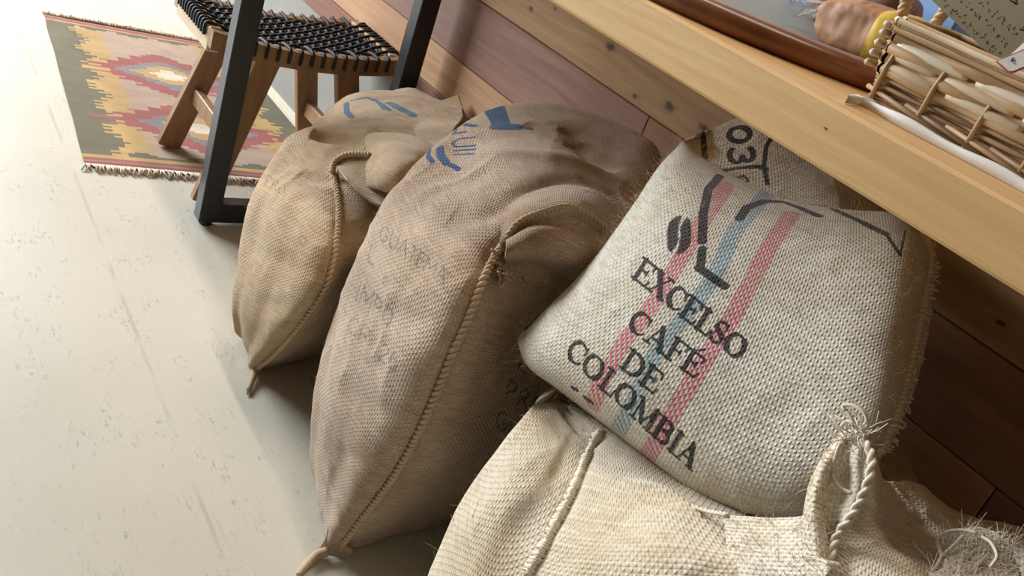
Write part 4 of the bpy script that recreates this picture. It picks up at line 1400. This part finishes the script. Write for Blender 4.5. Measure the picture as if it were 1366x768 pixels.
# ------------------------------------------------------------------ open, half empty sack
def build_sack_open():
    base = (-.17, .84, 0)
    s = Sack.__new__(Sack)
    s.root = empty('burlap_sack', base)
    tag(s.root, 'open loose-weave burlap sack with a pale peaked mouth and trailing white threads', 'sack', 'coffee sacks under the worktop')
    s.inv = Matrix.Translation((-base[0], -base[1], -base[2]))
    W = lambda *a: np.array(a, float)
    # filled lower body
    rings = []
    for z, a, bb in ((0.0, .12, .17), (.12, .15, .22), (.28, .155, .23), (.42, .15, .21), (.50, .13, .17)):
        rings.append([W(-.155 + a * math.cos(t), .86 + bb * math.sin(t), z) for t in np.linspace(0, -2 * PI, 8, endpoint=False)])
    R = np.array(rings)
    bot = np.repeat(W(-.155, .86, 0)[None, None], 8, 1); top = np.repeat(W(-.155, .86, .50)[None, None], 8, 1)
    R = np.concatenate([bot, R, top], 0)
    G = crspline(crspline(R, 60).transpose(1, 0, 2), 100, True).transpose(1, 0, 2)
    G[..., 2] = np.maximum(G[..., 2], .001)
    N = -grid_normals(G, True)
    G = wrinkle(G, N, .006, 71)
    G[..., 2] = np.maximum(G[..., 2], .001)
    V = G.reshape(-1, 3)
    Q = grid_faces(60, 100, True)[:, ::-1]
    s.bvh = bvh_of(V, Q)
    o = fast_mesh('body', V, Q, B_OPEN, s.root, uv=grid_uv(G, True)); o.matrix_parent_inverse = s.inv
    # front panel with a selvedge
    P = [[PY(968, 689, .742), PY(1000, 691, .735), PY(1035, 692, .73), PY(1066, 690, .728), PY(1092, 684, .735)],
         [PY(972, 725, .722), PY(1003, 728, .712), PY(1038, 730, .706), PY(1069, 730, .704), PY(1098, 725, .712)],
         [PY(978, 768, .705), PY(1008, 772, .692), PY(1043, 774, .685), PY(1073, 774, .684), PY(1100, 770, .69)],
         [PY(990, 840, .69), PY(1020, 846, .675), PY(1055, 850, .665), PY(1085, 850, .665), PY(1110, 846, .67)],
         [W(-.29, .675, .36), W(-.25, .662, .34), W(-.21, .655, .34), W(-.17, .655, .34), W(-.13, .66, .34)]]
    s.sheet('front_panel', P, 70, 80, B_OPEN, .003, .003, 73)
    # tall hem folded into a peak
    P = [[PY(1128, 576, .772), PY(1133, 573, .768), PY(1136, 574, .772)],
         [PY(1108, 602, .752), PY(1114, 602, .742), PY(1121, 606, .752)],
         [PY(1088, 636, .736), PY(1095, 638, .724), PY(1104, 644, .738)],
         [PY(1075, 680, .720), PY(1086, 686, .708), PY(1098, 692, .722)],
         [PY(1072, 735, .702), PY(1090, 740, .686), PY(1107, 745, .704)],
         [PY(1072, 800, .682), PY(1092, 805, .664), PY(1112, 808, .684)],
         [W(-.20, .66, .36), W(-.185, .645, .34), W(-.165, .66, .34)]]
    s.sheet('peaked_hem', P, 110, 34, B_OPEN, .004, .002, 75)
    # inside of the peak
    P = [[PY(1130, 580, .79), PY(1140, 580, .80), PY(1150, 585, .79)],
         [PY(1112, 612, .762), PY(1135, 615, .775), PY(1160, 615, .757)],
         [PY(1096, 655, .748), PY(1130, 660, .765), PY(1158, 655, .745)],
         [PY(1093, 700, .735), PY(1118, 705, .75), PY(1140, 700, .735)],
         [PY(1095, 770, .735), PY(1112, 772, .75), PY(1126, 770, .735)]]
    s.sheet('mouth_lining', P, 60, 30, B_OPEN, .002, .003, 77)
    # right-hand wall falling into shade
    P = [[PY(1143, 578, .775), PY(1168, 612, .80), PY(1186, 645, .86), PY(1232, 652, .93), PY(1290, 690, .98), PY(1375, 712, 1.02)],
         [PY(1160, 612, .755), PY(1172, 650, .78), PY(1200, 680, .83), PY(1245, 695, .88), PY(1300, 722, .92), PY(1380, 745, .95)],
         [PY(1142, 680, .74), PY(1168, 705, .76), PY(1205, 722, .79), PY(1252, 738, .82), PY(1305, 760, .84), PY(1385, 785, .86)],
         [PY(1112, 725, .72), PY(1150, 755, .72), PY(1200, 775, .73), PY(1255, 790, .75), PY(1310, 810, .76), PY(1390, 835, .78)],
         [PY(1112, 800, .69), PY(1150, 835, .68), PY(1205, 860, .685), PY(1262, 880, .70), PY(1320, 900, .71), PY(1395, 920, .73)]]
    s.sheet('side_wall', P, 90, 130, B_OPEN, .003, .008, 79)
    # selvedge rope along the mouth
    b = MB()
    rope(b, crspline([PY(1136, 576, .765), PY(1152, 588, .755), PY(1162, 608, .745), PY(1160, 635, .735), PY(1150, 662, .728), PY(1134, 690, .72), PY(1116, 716, .712), PY(1109, 745, .70), PY(1108, 785, .69), PY(1112, 830, .675)], 90), .0040, .022)
    s.part('mouth_rope', b, M_CORD_W)
    for pts in ([(1128, 548), (1124, 541), (1135, 540), (1146, 545), (1154, 553), (1156, 562), (1148, 570)], [(1125, 573), (1124, 566), (1132, 562), (1140, 568), (1144, 578)], [(1122, 590), (1116, 606), (1110, 630), (1118, 648), (1136, 658)], [(1140, 574), (1138, 562), (1132, 552), (1126, 548)]):
        b = MB()
        b.tube(crspline([PY(x, y, .735 if y > 585 else .765) for x, y in pts], 26), .0019, 5)
        s.part('trailing_thread', b, M_CORD_W)
    b = MB()
    for k in range(60):
        q = PY(1140 + random.uniform(-10, 16), 580 + random.uniform(-6, 14), .755)
        d = RNG.normal(size=3) * .009
        b.tube([q, q + d * .6 + RNG.normal(size=3) * .002, q + d * 1.2], .0006, 3)
    s.part('peak_fray', b, M_CORD_W)
    # frayed pale corner lying over the mouth
    P = [[PY(1262, 722, .80), PY(1290, 706, .82), PY(1320, 708, .84), PY(1345, 722, .85)],
         [PY(1250, 745, .775), PY(1285, 735, .785), PY(1320, 738, .80), PY(1352, 748, .82)],
         [PY(1240, 775, .75), PY(1280, 775, .755), PY(1322, 778, .77), PY(1362, 785, .79)],
         [PY(1235, 820, .73), PY(1280, 825, .73), PY(1325, 830, .74), PY(1370, 835, .76)]]
    s.sheet('frayed_corner', P, 50, 60, B_OPEN, .003, .008, 81, None, (30, 30, 30))
    A, Ns, _ = s.last
    b = MB()
    fuzz(b, A.reshape(-1, 3), Ns.reshape(-1, 3), 520, (.006, .018), .00035, 83)
    for pts in ([(1240, 768), (1256, 742), (1250, 722), (1262, 710), (1282, 707), (1304, 711)], [(1256, 742), (1272, 728), (1286, 714)], [(1310, 716), (1322, 724), (1330, 742), (1322, 756)]):
        b.tube(crspline([PY(x, y, .76 + (768 - y) * .0006) for x, y in pts], 24), .0017, 5)
    s.part('corner_fray', b, M_CORD_W)
    b = MB()
    for pn in ('front_panel', 'peaked_hem'):
        o = [c for c in s.root.children if c.name.startswith(pn)][0]
        co = np.empty(len(o.data.vertices) * 3, np.float32); o.data.vertices.foreach_get('co', co)
        co = co.reshape(-1, 3)
        fuzz(b, co[:len(co) // 2], np.tile(np.array([[.2, -.8, .5]]), (len(co) // 2, 1)), 260, (.005, .014), .0003, 85)
    s.part('loose_fibres', b, M_FIBRE, False, 'stuff')
    return s


S5 = build_sack_open()


# ------------------------------------------------------------------ things on the worktop
def rooted(name, loc, label, cat, group=None):
    r = empty(name, loc)
    tag(r, label, cat, group)
    inv = Matrix.Translation((-loc[0], -loc[1], -loc[2]))

    def put(n, b, m, smooth=False, label=None, parent=None, kind=None):
        o = b.build(n, m, r if parent is None else parent, smooth)
        o.matrix_parent_inverse = inv if parent is None else Matrix.Identity(4)
        if label:
            o['label'] = label
        if kind:
            o['kind'] = kind
        return o
    return r, put


def lathe(prof, cx, cy, n=96, a0=0.0, a1=2 * PI):
    b = MB()
    vs_ = []
    for i in range(n):
        t = 2 * PI * i / n
        for r_, z in prof:
            vs_.append((cx + r_ * math.cos(t), cy + r_ * math.sin(t), z))
    k = len(prof)
    fs = []
    for i in range(n):
        j = (i + 1) % n
        for q in range(k - 1):
            fs.append((i * k + q, j * k + q, j * k + q + 1, i * k + q + 1))
    b.add(vs_, fs)
    return b


def build_tray():
    cx, cy, R = -.892, 1.155, .387
    r, put = rooted('round_tray', (cx, cy, Z_T), 'round reddish brown wooden tray with a thick edge on the worktop', 'tray')
    m = mat_wood('varnished_red_wood', lin(104, 60, 34), lin(146, 90, 52), (14, 14, 40), 0.28, spec=0.6)
    z = Z_T
    put('rim', lathe([(R - .045, z), (R - .006, z), (R, z + .005), (R + .001, z + .018), (R - .006, z + .026), (R - .02, z + .029), (R - .036, z + .027), (R - .045, z + .016)], cx, cy, 128), m, True)
    put('base', lathe([(R - .044, z + .0005), (R - .044, z + .014), (0.0005, z + .014)], cx, cy, 96), mat_plain('slate_grey_tray_base', lin(118, 118, 112), 0.5))


build_tray()
TRAY_Z = Z_T + .014


def build_paper():
    m = mat_plain('white_paper', lin(236, 233, 226), 0.75, 0.2, 60, 0.03)
    P = [PZ(1126, 138, Z_T), PZ(1150, 142, Z_T), PZ(1200, 170, Z_T), PZ(1280, 212, Z_T), PZ(1366, 258, Z_T), PZ(1440, 300, Z_T)]
    front = crspline(np.array(P), 60)
    b = MB()
    n = len(front)
    vs_ = []
    for i, p in enumerate(front):
        lift = .0012 + .0025 * (0.5 + 0.5 * math.sin(i * .35)) * (1 if i < 50 else .5)
        back = np.array([p[0] - .012, .955, 0])
        for f, h in ((0.0, lift + .0062), (0.15, lift + .0045), (1.0, .0016)):
            q = p * (1 - f) + back * f
            vs_.append((q[0], q[1], Z_T + h))
        for f, h in ((1.0, .0004), (0.12, .0004), (0.0, .0004)):
            q = p * (1 - f) + back * f
            vs_.append((q[0], q[1], Z_T + h))
    fs = []
    for i in range(n - 1):
        for k in range(6):
            k2 = (k + 1) % 6
            fs.append((i * 6 + k, (i + 1) * 6 + k, (i + 1) * 6 + k2, i * 6 + k2))
    fs += [tuple(range(6)), tuple((n - 1) * 6 + k for k in range(5, -1, -1))]
    b.add(vs_, fs)
    o = b.build('paper_sheet', m, None, True)
    tag(o, 'white paper sheet lying under the wicker basket', 'paper')


build_paper()


def build_basket():
    x0, x1, y0, y1 = -.556, -.14, .858, .950
    r, put = rooted('wicker_basket', ((x0 + x1) / 2, (y0 + y1) / 2, Z_T), 'low rectangular wicker basket of pale willow rods on the worktop', 'basket')
    tones = [lin(200, 166, 122), lin(222, 200, 164), lin(236, 222, 198), lin(184, 148, 106), lin(150, 114, 82)]
    mats = [mat_wood('willow_rod_%s' % n, tuple(c * .85 for c in tones[i]), tones[i], (20, 90, 90), .5) for i, n in enumerate(('tan', 'pale', 'white', 'brown', 'dark'))]
    stakes = np.linspace(x0 + .012, x1 - .012, 8)

    def loop_pts(z, ph, amp, fl, n=220):
        """wavy closed path round the basket at height z"""
        a0, a1, b0, b1 = x0 - fl, x1 + fl, y0 - fl, y1 + fl
        rad = .012
        pts = []
        segs = [((a0 + rad, b0), (a1 - rad, b0), (0, -1)), ((a1, b0 + rad), (a1, b1 - rad), (1, 0)), ((a1 - rad, b1), (a0 + rad, b1), (0, 1)), ((a0, b1 - rad), (a0, b0 + rad), (-1, 0))]
        for p, q, nn in segs:
            L = math.hypot(q[0] - p[0], q[1] - p[1])
            k = max(6, int(L / .006))
            for i in range(k + 1):
                f = i / k
                w = amp * math.sin(PI * f * max(1, round(L / .056)) + ph)
                pts.append((p[0] + (q[0] - p[0]) * f + nn[0] * w, p[1] + (q[1] - p[1]) * f + nn[1] * w, z))
        pts.append(pts[0])
        return np.array(pts)
    zb = Z_T + .003
    rows = [(zb + .002, .0030, 4, 0), (zb + .0150, .0021, 4, PI), (zb + .0186, .0021, 3, 0), (zb + .0222, .0021, 4, PI), (zb + .0258, .0021, 3, 0),
            (zb + .0330, .0060, 0, 0), (zb + .0432, .0060, 3, PI), (zb + .0534, .0060, 0, 0), (zb + .0636, .0058, 3, PI)]
    for i, (z, rad, mi, ph) in enumerate(rows):
        b = MB()
        P = loop_pts(z, ph, .0030, .004 * i / 7)
        b.tube(P, rad * (1 + .12 * np.sin(np.linspace(0, 40, len(P)) + i)), 8, False)
        put('weaver_rod', b, mats[mi], True)
    # short peeled white rods filling between stakes on the front
    for i, (xa, xb, z) in enumerate(((x0 + .014, x0 + .095, zb + .0585), (x0 + .016, x0 + .066, zb + .0483), (x0 + .075, x0 + .150, zb + .0483), (x0 + .105, x0 + .215, zb + .0585), (x0 + .012, x0 + .070, zb + .0372), (x0 + .085, x0 + .165, zb + .0372), (x0 + .16, x0 + .25, zb + .0483), (x0 + .18, x0 + .27, zb + .0372))):
        b = MB()
        xs = np.linspace(xa, xb, 14)
        f = np.linspace(0, 1, 14)
        b.tube(np.stack([xs, y0 - .0052 - .0025 * np.sin(PI * f), z + .0006 * np.sin(PI * f)], 1), .0050 * np.sin(PI * np.clip(f, .02, .98)) ** .1, 8)
        put('peeled_rod', b, mats[2 if i % 3 == 0 else 1], True)
    for x in stakes:
        for yy in (y0 - .004, y1 + .004):
            b = MB(); b.tube([(x, yy, zb + .003), (x + .004, yy - .006 if yy < .9 else yy + .006, zb + .038), (x + .006, yy, zb + .076)], .0026, 6)
            put('stake', b, mats[3], True)
    for y in (y0 + .03, y1 - .03):
        for xx in (x0 - .004, x1 + .004):
            b = MB(); b.tube([(xx, y, zb + .003), (xx, y, zb + .076)], .0026, 6)
            put('stake', b, mats[3], True)
    # rod ends poking out at the near corner
    for k, z in enumerate((.0330, .0432, .0534, .0636, .072)):
        b = MB(); b.tube([(x0 - .004, y0 + .006, zb + z), (x0 - .009, y0 - .004, zb + z), (x0 - .006, y0 - .010, zb + z)], .0038, 7)
        put('rod_end', b, mats[2 if k else 1], True)
    # open braid at the foot
    for k in range(8):
        xa = x0 + .002 + k * .048
        b = MB(); b.tube([(xa, y0 - .003, zb + .0125), (xa + .05, y0 - .006, zb + .0085), (xa + .115, y0 - .004, zb + .0018)], .0026, 6)
        put('foot_braid', b, mats[4 if k % 2 else 3], True)
    # rim of laid rods
    for k, (dz, dy, mi) in enumerate(((.0712, -.003, 3), (.0755, .001, 0), (.0790, -.002, 1), (.0815, .003, 0))):
        b = MB()
        P = loop_pts(zb + dz, k, .001, .006 - dy)
        b.tube(P, .0030, 7, False)
        put('rim_rod', b, mats[mi], True)
    # twisted handle on the far side
    b = MB()
    a = PY(1203, 20, y1); c = PY(1247, 34, y1)
    mid = (a + c) / 2 + np.array([0, 0, .075])
    rope(b, crspline([a, a * .6 + mid * .4 + np.array([-.012, 0, .01]), mid, c * .6 + mid * .4 + np.array([.012, 0, .01]), c], 50), .0062, .022, 3)
    put('handle', b, mats[0], True)
    b = MB()
    b.box(x0 + .004, x1 - .004, y0 + .004, y1 - .004, zb, zb + .003)
    put('base', b, mats[3])


build_basket()


def plate(corners, thick, nrm):
    b = MB()
    n = np.array(nrm, float); n /= np.linalg.norm(n)
    C_ = [np.array(c) for c in corners]
    k = len(C_)
    b.add([c + n * thick / 2 for c in C_] + [c - n * thick / 2 for c in C_], [tuple(range(k)), tuple(range(2 * k - 1, k - 1, -1))] + [(i, i + k, (i + 1) % k + k, (i + 1) % k) for i in range(k)])
    return b


def build_card():
    nrm = np.array([.25, -.95, .15]); nrm /= np.linalg.norm(nrm)
    c0 = PY(1290, 40, .905)

    def on(px, py, off=0.0):
        r_ = ray((px, py))
        t = ((c0 - CAM) @ nrm) / (r_ @ nrm)
        return CAM + r_ * t + nrm * off
    r, put = rooted('note_card', tuple(on(1330, 88)), 'beige handwritten card standing in the wicker basket', 'card')
    cm = mat_plain('beige_card', lin(188, 178, 148), .8, .2, 30, .05)
    put('sheet', plate([on(1228, -14), on(1334, 86), on(1490, -60), on(1384, -160)], .0008, nrm), cm)
    ink = mat_plain('card_ink', lin(70, 66, 58), .8, .2)
    b = MB()
    d = np.array([.727, .687]); p = np.array([.687, -.727])
    rg = random.Random(4)
    for row, off in enumerate((9, 26, 43, 61, 80)):
        t = 2 if row < 3 else 6
        while t < (124 if row < 3 else 70 if row == 3 else 40):
            q = np.array([1240, -4]) + d * t + p * off
            for k in range(rg.choice((2, 3, 3))):
                a = q + d * rg.uniform(-2.5, 2.5) + p * rg.uniform(-4, 4)
                e = a + d * rg.uniform(-3, 3) + p * rg.uniform(-4.5, 4.5)
                w = np.array([-(e - a)[1], (e - a)[0]]); w = w / (np.linalg.norm(w) + 1e-6) * .55
                b.add([on(*(a + w), .0006), on(*(a - w), .0006), on(*(e - w), .0006), on(*(e + w), .0006)], [(0, 1, 2, 3)])
            t += rg.uniform(6.5, 9.5)
    for q in ((1352, 4), (1366, 30), (1372, 42)):
        for k in range(4):
            a = np.array(q) + np.array([rg.uniform(-7, 7), rg.uniform(-5, 5)])
            e = a + np.array([rg.uniform(-8, 8), rg.uniform(-5, 5)])
            w = np.array([-(e - a)[1], (e - a)[0]]); w = w / (np.linalg.norm(w) + 1e-6) * 1.1
            b.add([on(*(a + w), .0006), on(*(a - w), .0006), on(*(e - w), .0006), on(*(e + w), .0006)], [(0, 1, 2, 3)])
    put('handwriting', b, ink, kind='stuff')
    # price tag leaning on the rim
    nr2 = np.array([.2, -.9, .4]); nr2 /= np.linalg.norm(nr2)
    c1 = PY(1350, 84, .824)

    def on2(px, py, off=0.0):
        r_ = ray((px, py))
        t = ((c1 - CAM) @ nr2) / (r_ @ nr2)
        return CAM + r_ * t + nr2 * off
    r, put = rooted('price_tag', tuple(on2(1345, 97)), 'small white price tag with a red border leaning on the basket rim', 'price tag')
    put('border', plate([on2(1328, 82), on2(1344, 97), on2(1350, 98), on2(1420, 70), on2(1402, 50)], .0008, nr2), mat_plain('red_tag_border', lin(196, 104, 100), .6))
    put('face', plate([on2(1331, 82, .0008), on2(1346, 95, .0008), on2(1351, 95.5, .0008), on2(1416, 69, .0008), on2(1402, 54, .0008)], .0006, nr2), mat_plain('white_tag', lin(240, 238, 234), .6, .3, 30, .02))
    b = MB()
    for k in range(11):
        a = np.array([1350 + rg.uniform(-6, 7), 83 + rg.uniform(-4, 4)])
        e = a + np.array([rg.uniform(-4, 4), rg.uniform(-3, 3)])
        w = np.array([-(e - a)[1], (e - a)[0]]); w = w / (np.linalg.norm(w) + 1e-6) * .6
        b.add([on2(*(a + w), .0013), on2(*(a - w), .0013), on2(*(e - w), .0013), on2(*(e + w), .0013)], [(0, 1, 2, 3)])
    put('printed_character', b, mat_plain('tag_ink', lin(40, 46, 70), .7), kind='stuff')


build_card()


def pillow_bag(cx, cy, cz, lx, ly, lz, seed, nv=40, nu=60):
    th = np.linspace(0, 2 * PI, nu, endpoint=False)
    ts = np.linspace(-1, 1, nv)
    G = np.empty((nv, nu, 3))
    for i, t in enumerate(ts):
        k = max(.02, (1 - abs(t) ** 3.5)) ** .6
        G[i, :, 0] = cx + t * lx
        c, s_ = np.cos(th), np.sin(th)
        G[i, :, 1] = cy + ly * k ** .5 * np.sign(c) * np.abs(c) ** .45
        G[i, :, 2] = cz + lz * k * np.sign(s_) * np.abs(s_) ** .5 + lz * .15 * t
    N = grid_normals(G, True)
    if np.mean(np.einsum('ijk,ijk->ij', N, G - np.array([cx, cy, cz]))) < 0:
        N = -N
    G = wrinkle(G, N, .004, seed, (40, 40, 40))
    return G


def build_bags():
    kraft = mat_plain('kraft_paper', lin(164, 118, 82), .55, .35, 90, .15)
    yel = mat_plain('yellow_label', lin(226, 190, 84), .6, .3, 40, .05)
    gold = mat_plain('gold_twist_tie', lin(214, 178, 70), .3, .6, 60, .1, metal=.8)
    t = NT('cellophane')
    nz = t.noise(t.pos(), 90, 3)
    cello = t.done((.95, .95, .95), .12, bump=nz, bdist=.003, spec=.6, Transmission_Weight=.9, IOR=1.15)
    green = mat_plain('green_sticker', lin(96, 110, 70), .6)
    for i, (c, sz, lab, kc) in enumerate((((-.690, 1.020, TRAY_Z + .031), (.066, .046, .031), 'kraft paper gift bag in cellophane with a yellow label on the tray', kraft),
                                           ((-.845, 1.20, TRAY_Z + .040), (.075, .05, .040), 'reddish brown gift bag with green and gold ribbon on the tray', mat_plain('red_brown_paper', lin(134, 92, 76), .55)))):
        r, put = rooted('gift_bag', (c[0], c[1], TRAY_Z), lab, 'gift bag', 'gift bags on the round tray')
        G = pillow_bag(*c, *sz, 90 + i)
        G[..., 2] = np.maximum(G[..., 2], TRAY_Z)
        q = grid_faces(G.shape[0], G.shape[1], True)
        o = fast_mesh('paper_bag', G.reshape(-1, 3), q, kc, r); o.matrix_parent_inverse = Matrix.Translation((-c[0], -c[1], -TRAY_Z))
        # pleated cellophane tail at the tied end
        ex = c[0] - sz[0]
        b = MB()
        n = 48
        vs_, fs = [], []
        for a in range(n):
            th = 2 * PI * a / n
            w = 1 + .28 * math.sin(th * 9)
            for (dx, rr) in ((.018, .026), (.004, .010), (-.006, .009), (-.022, .024 * w), (-.038, .034 * w)):
                vs_.append((ex + dx, c[1] + rr * math.cos(th), c[2] + .012 + rr * .8 * math.sin(th)))
        for a in range(n):
            a2 = (a + 1) % n
            for k in range(4):
                fs.append((a * 5 + k, a2 * 5 + k, a2 * 5 + k + 1, a * 5 + k + 1))
        b.add([(x, y, max(z, TRAY_Z + .001)) for x, y, z in vs_], fs)
        put('cellophane_tail', b, cello, True)
        b = MB()
        b.tube([(ex - .001, c[1] + .0115 * math.cos(k * PI / 10), c[2] + .012 + .0105 * math.sin(k * PI / 10)) for k in range(21)], .0016, 5, False)
        b.tube([(ex - .001, c[1] - .010, c[2] + .016), (ex + .008, c[1] - .020, c[2] + .026), (ex + .022, c[1] - .024, c[2] + .022)], .0016, 5)
        put('twist_tie', b, gold, True)
        if i == 0:
            V = G[28:35]                    # label wrapped round the far end
            Nn = grid_normals(G, True)[28:35]
            if np.mean(np.einsum('ijk,ijk->ij', Nn, V - np.array(c))) < 0:
                Nn = -Nn
            L_ = V + Nn * .0012
            o = fast_mesh('label_band', L_.reshape(-1, 3), grid_faces(L_.shape[0], L_.shape[1], True), yel, r); o.matrix_parent_inverse = Matrix.Translation((-c[0], -c[1], -TRAY_Z))
        else:
            for k in range(10):
                b = MB()
                p = np.array(c) + np.array([random.uniform(0, .07), random.uniform(-.04, .0), sz[2] + random.uniform(-.006, .006)])
                th = random.uniform(0, PI)
                b.tube([p, p + np.array([.012 * math.cos(th), -.01 * math.sin(th), .012]), p + np.array([.028 * math.cos(th), -.02 * math.sin(th), .006])], [.002, .006, .001], 6, True, .3)
                put('ribbon_curl', b, gold if k % 2 else green, True)
    b = MB(); b.box(-1.05, -.76, 1.30, 1.40, TRAY_Z, TRAY_Z + .26, .004)
    r, put = rooted('blue_box', (-.9, 1.35, TRAY_Z), 'tall light blue box standing behind the gift bags', 'box')
    put('carton', b, mat_plain('light_blue_card', lin(128, 168, 214), .6))
    b = MB(); b.box(-1.052, -.758, 1.298, 1.402, TRAY_Z + .215, TRAY_Z + .263, .003)
    put('lid', b, mat_plain('pale_blue_card', lin(150, 186, 224), .6))


build_bags()
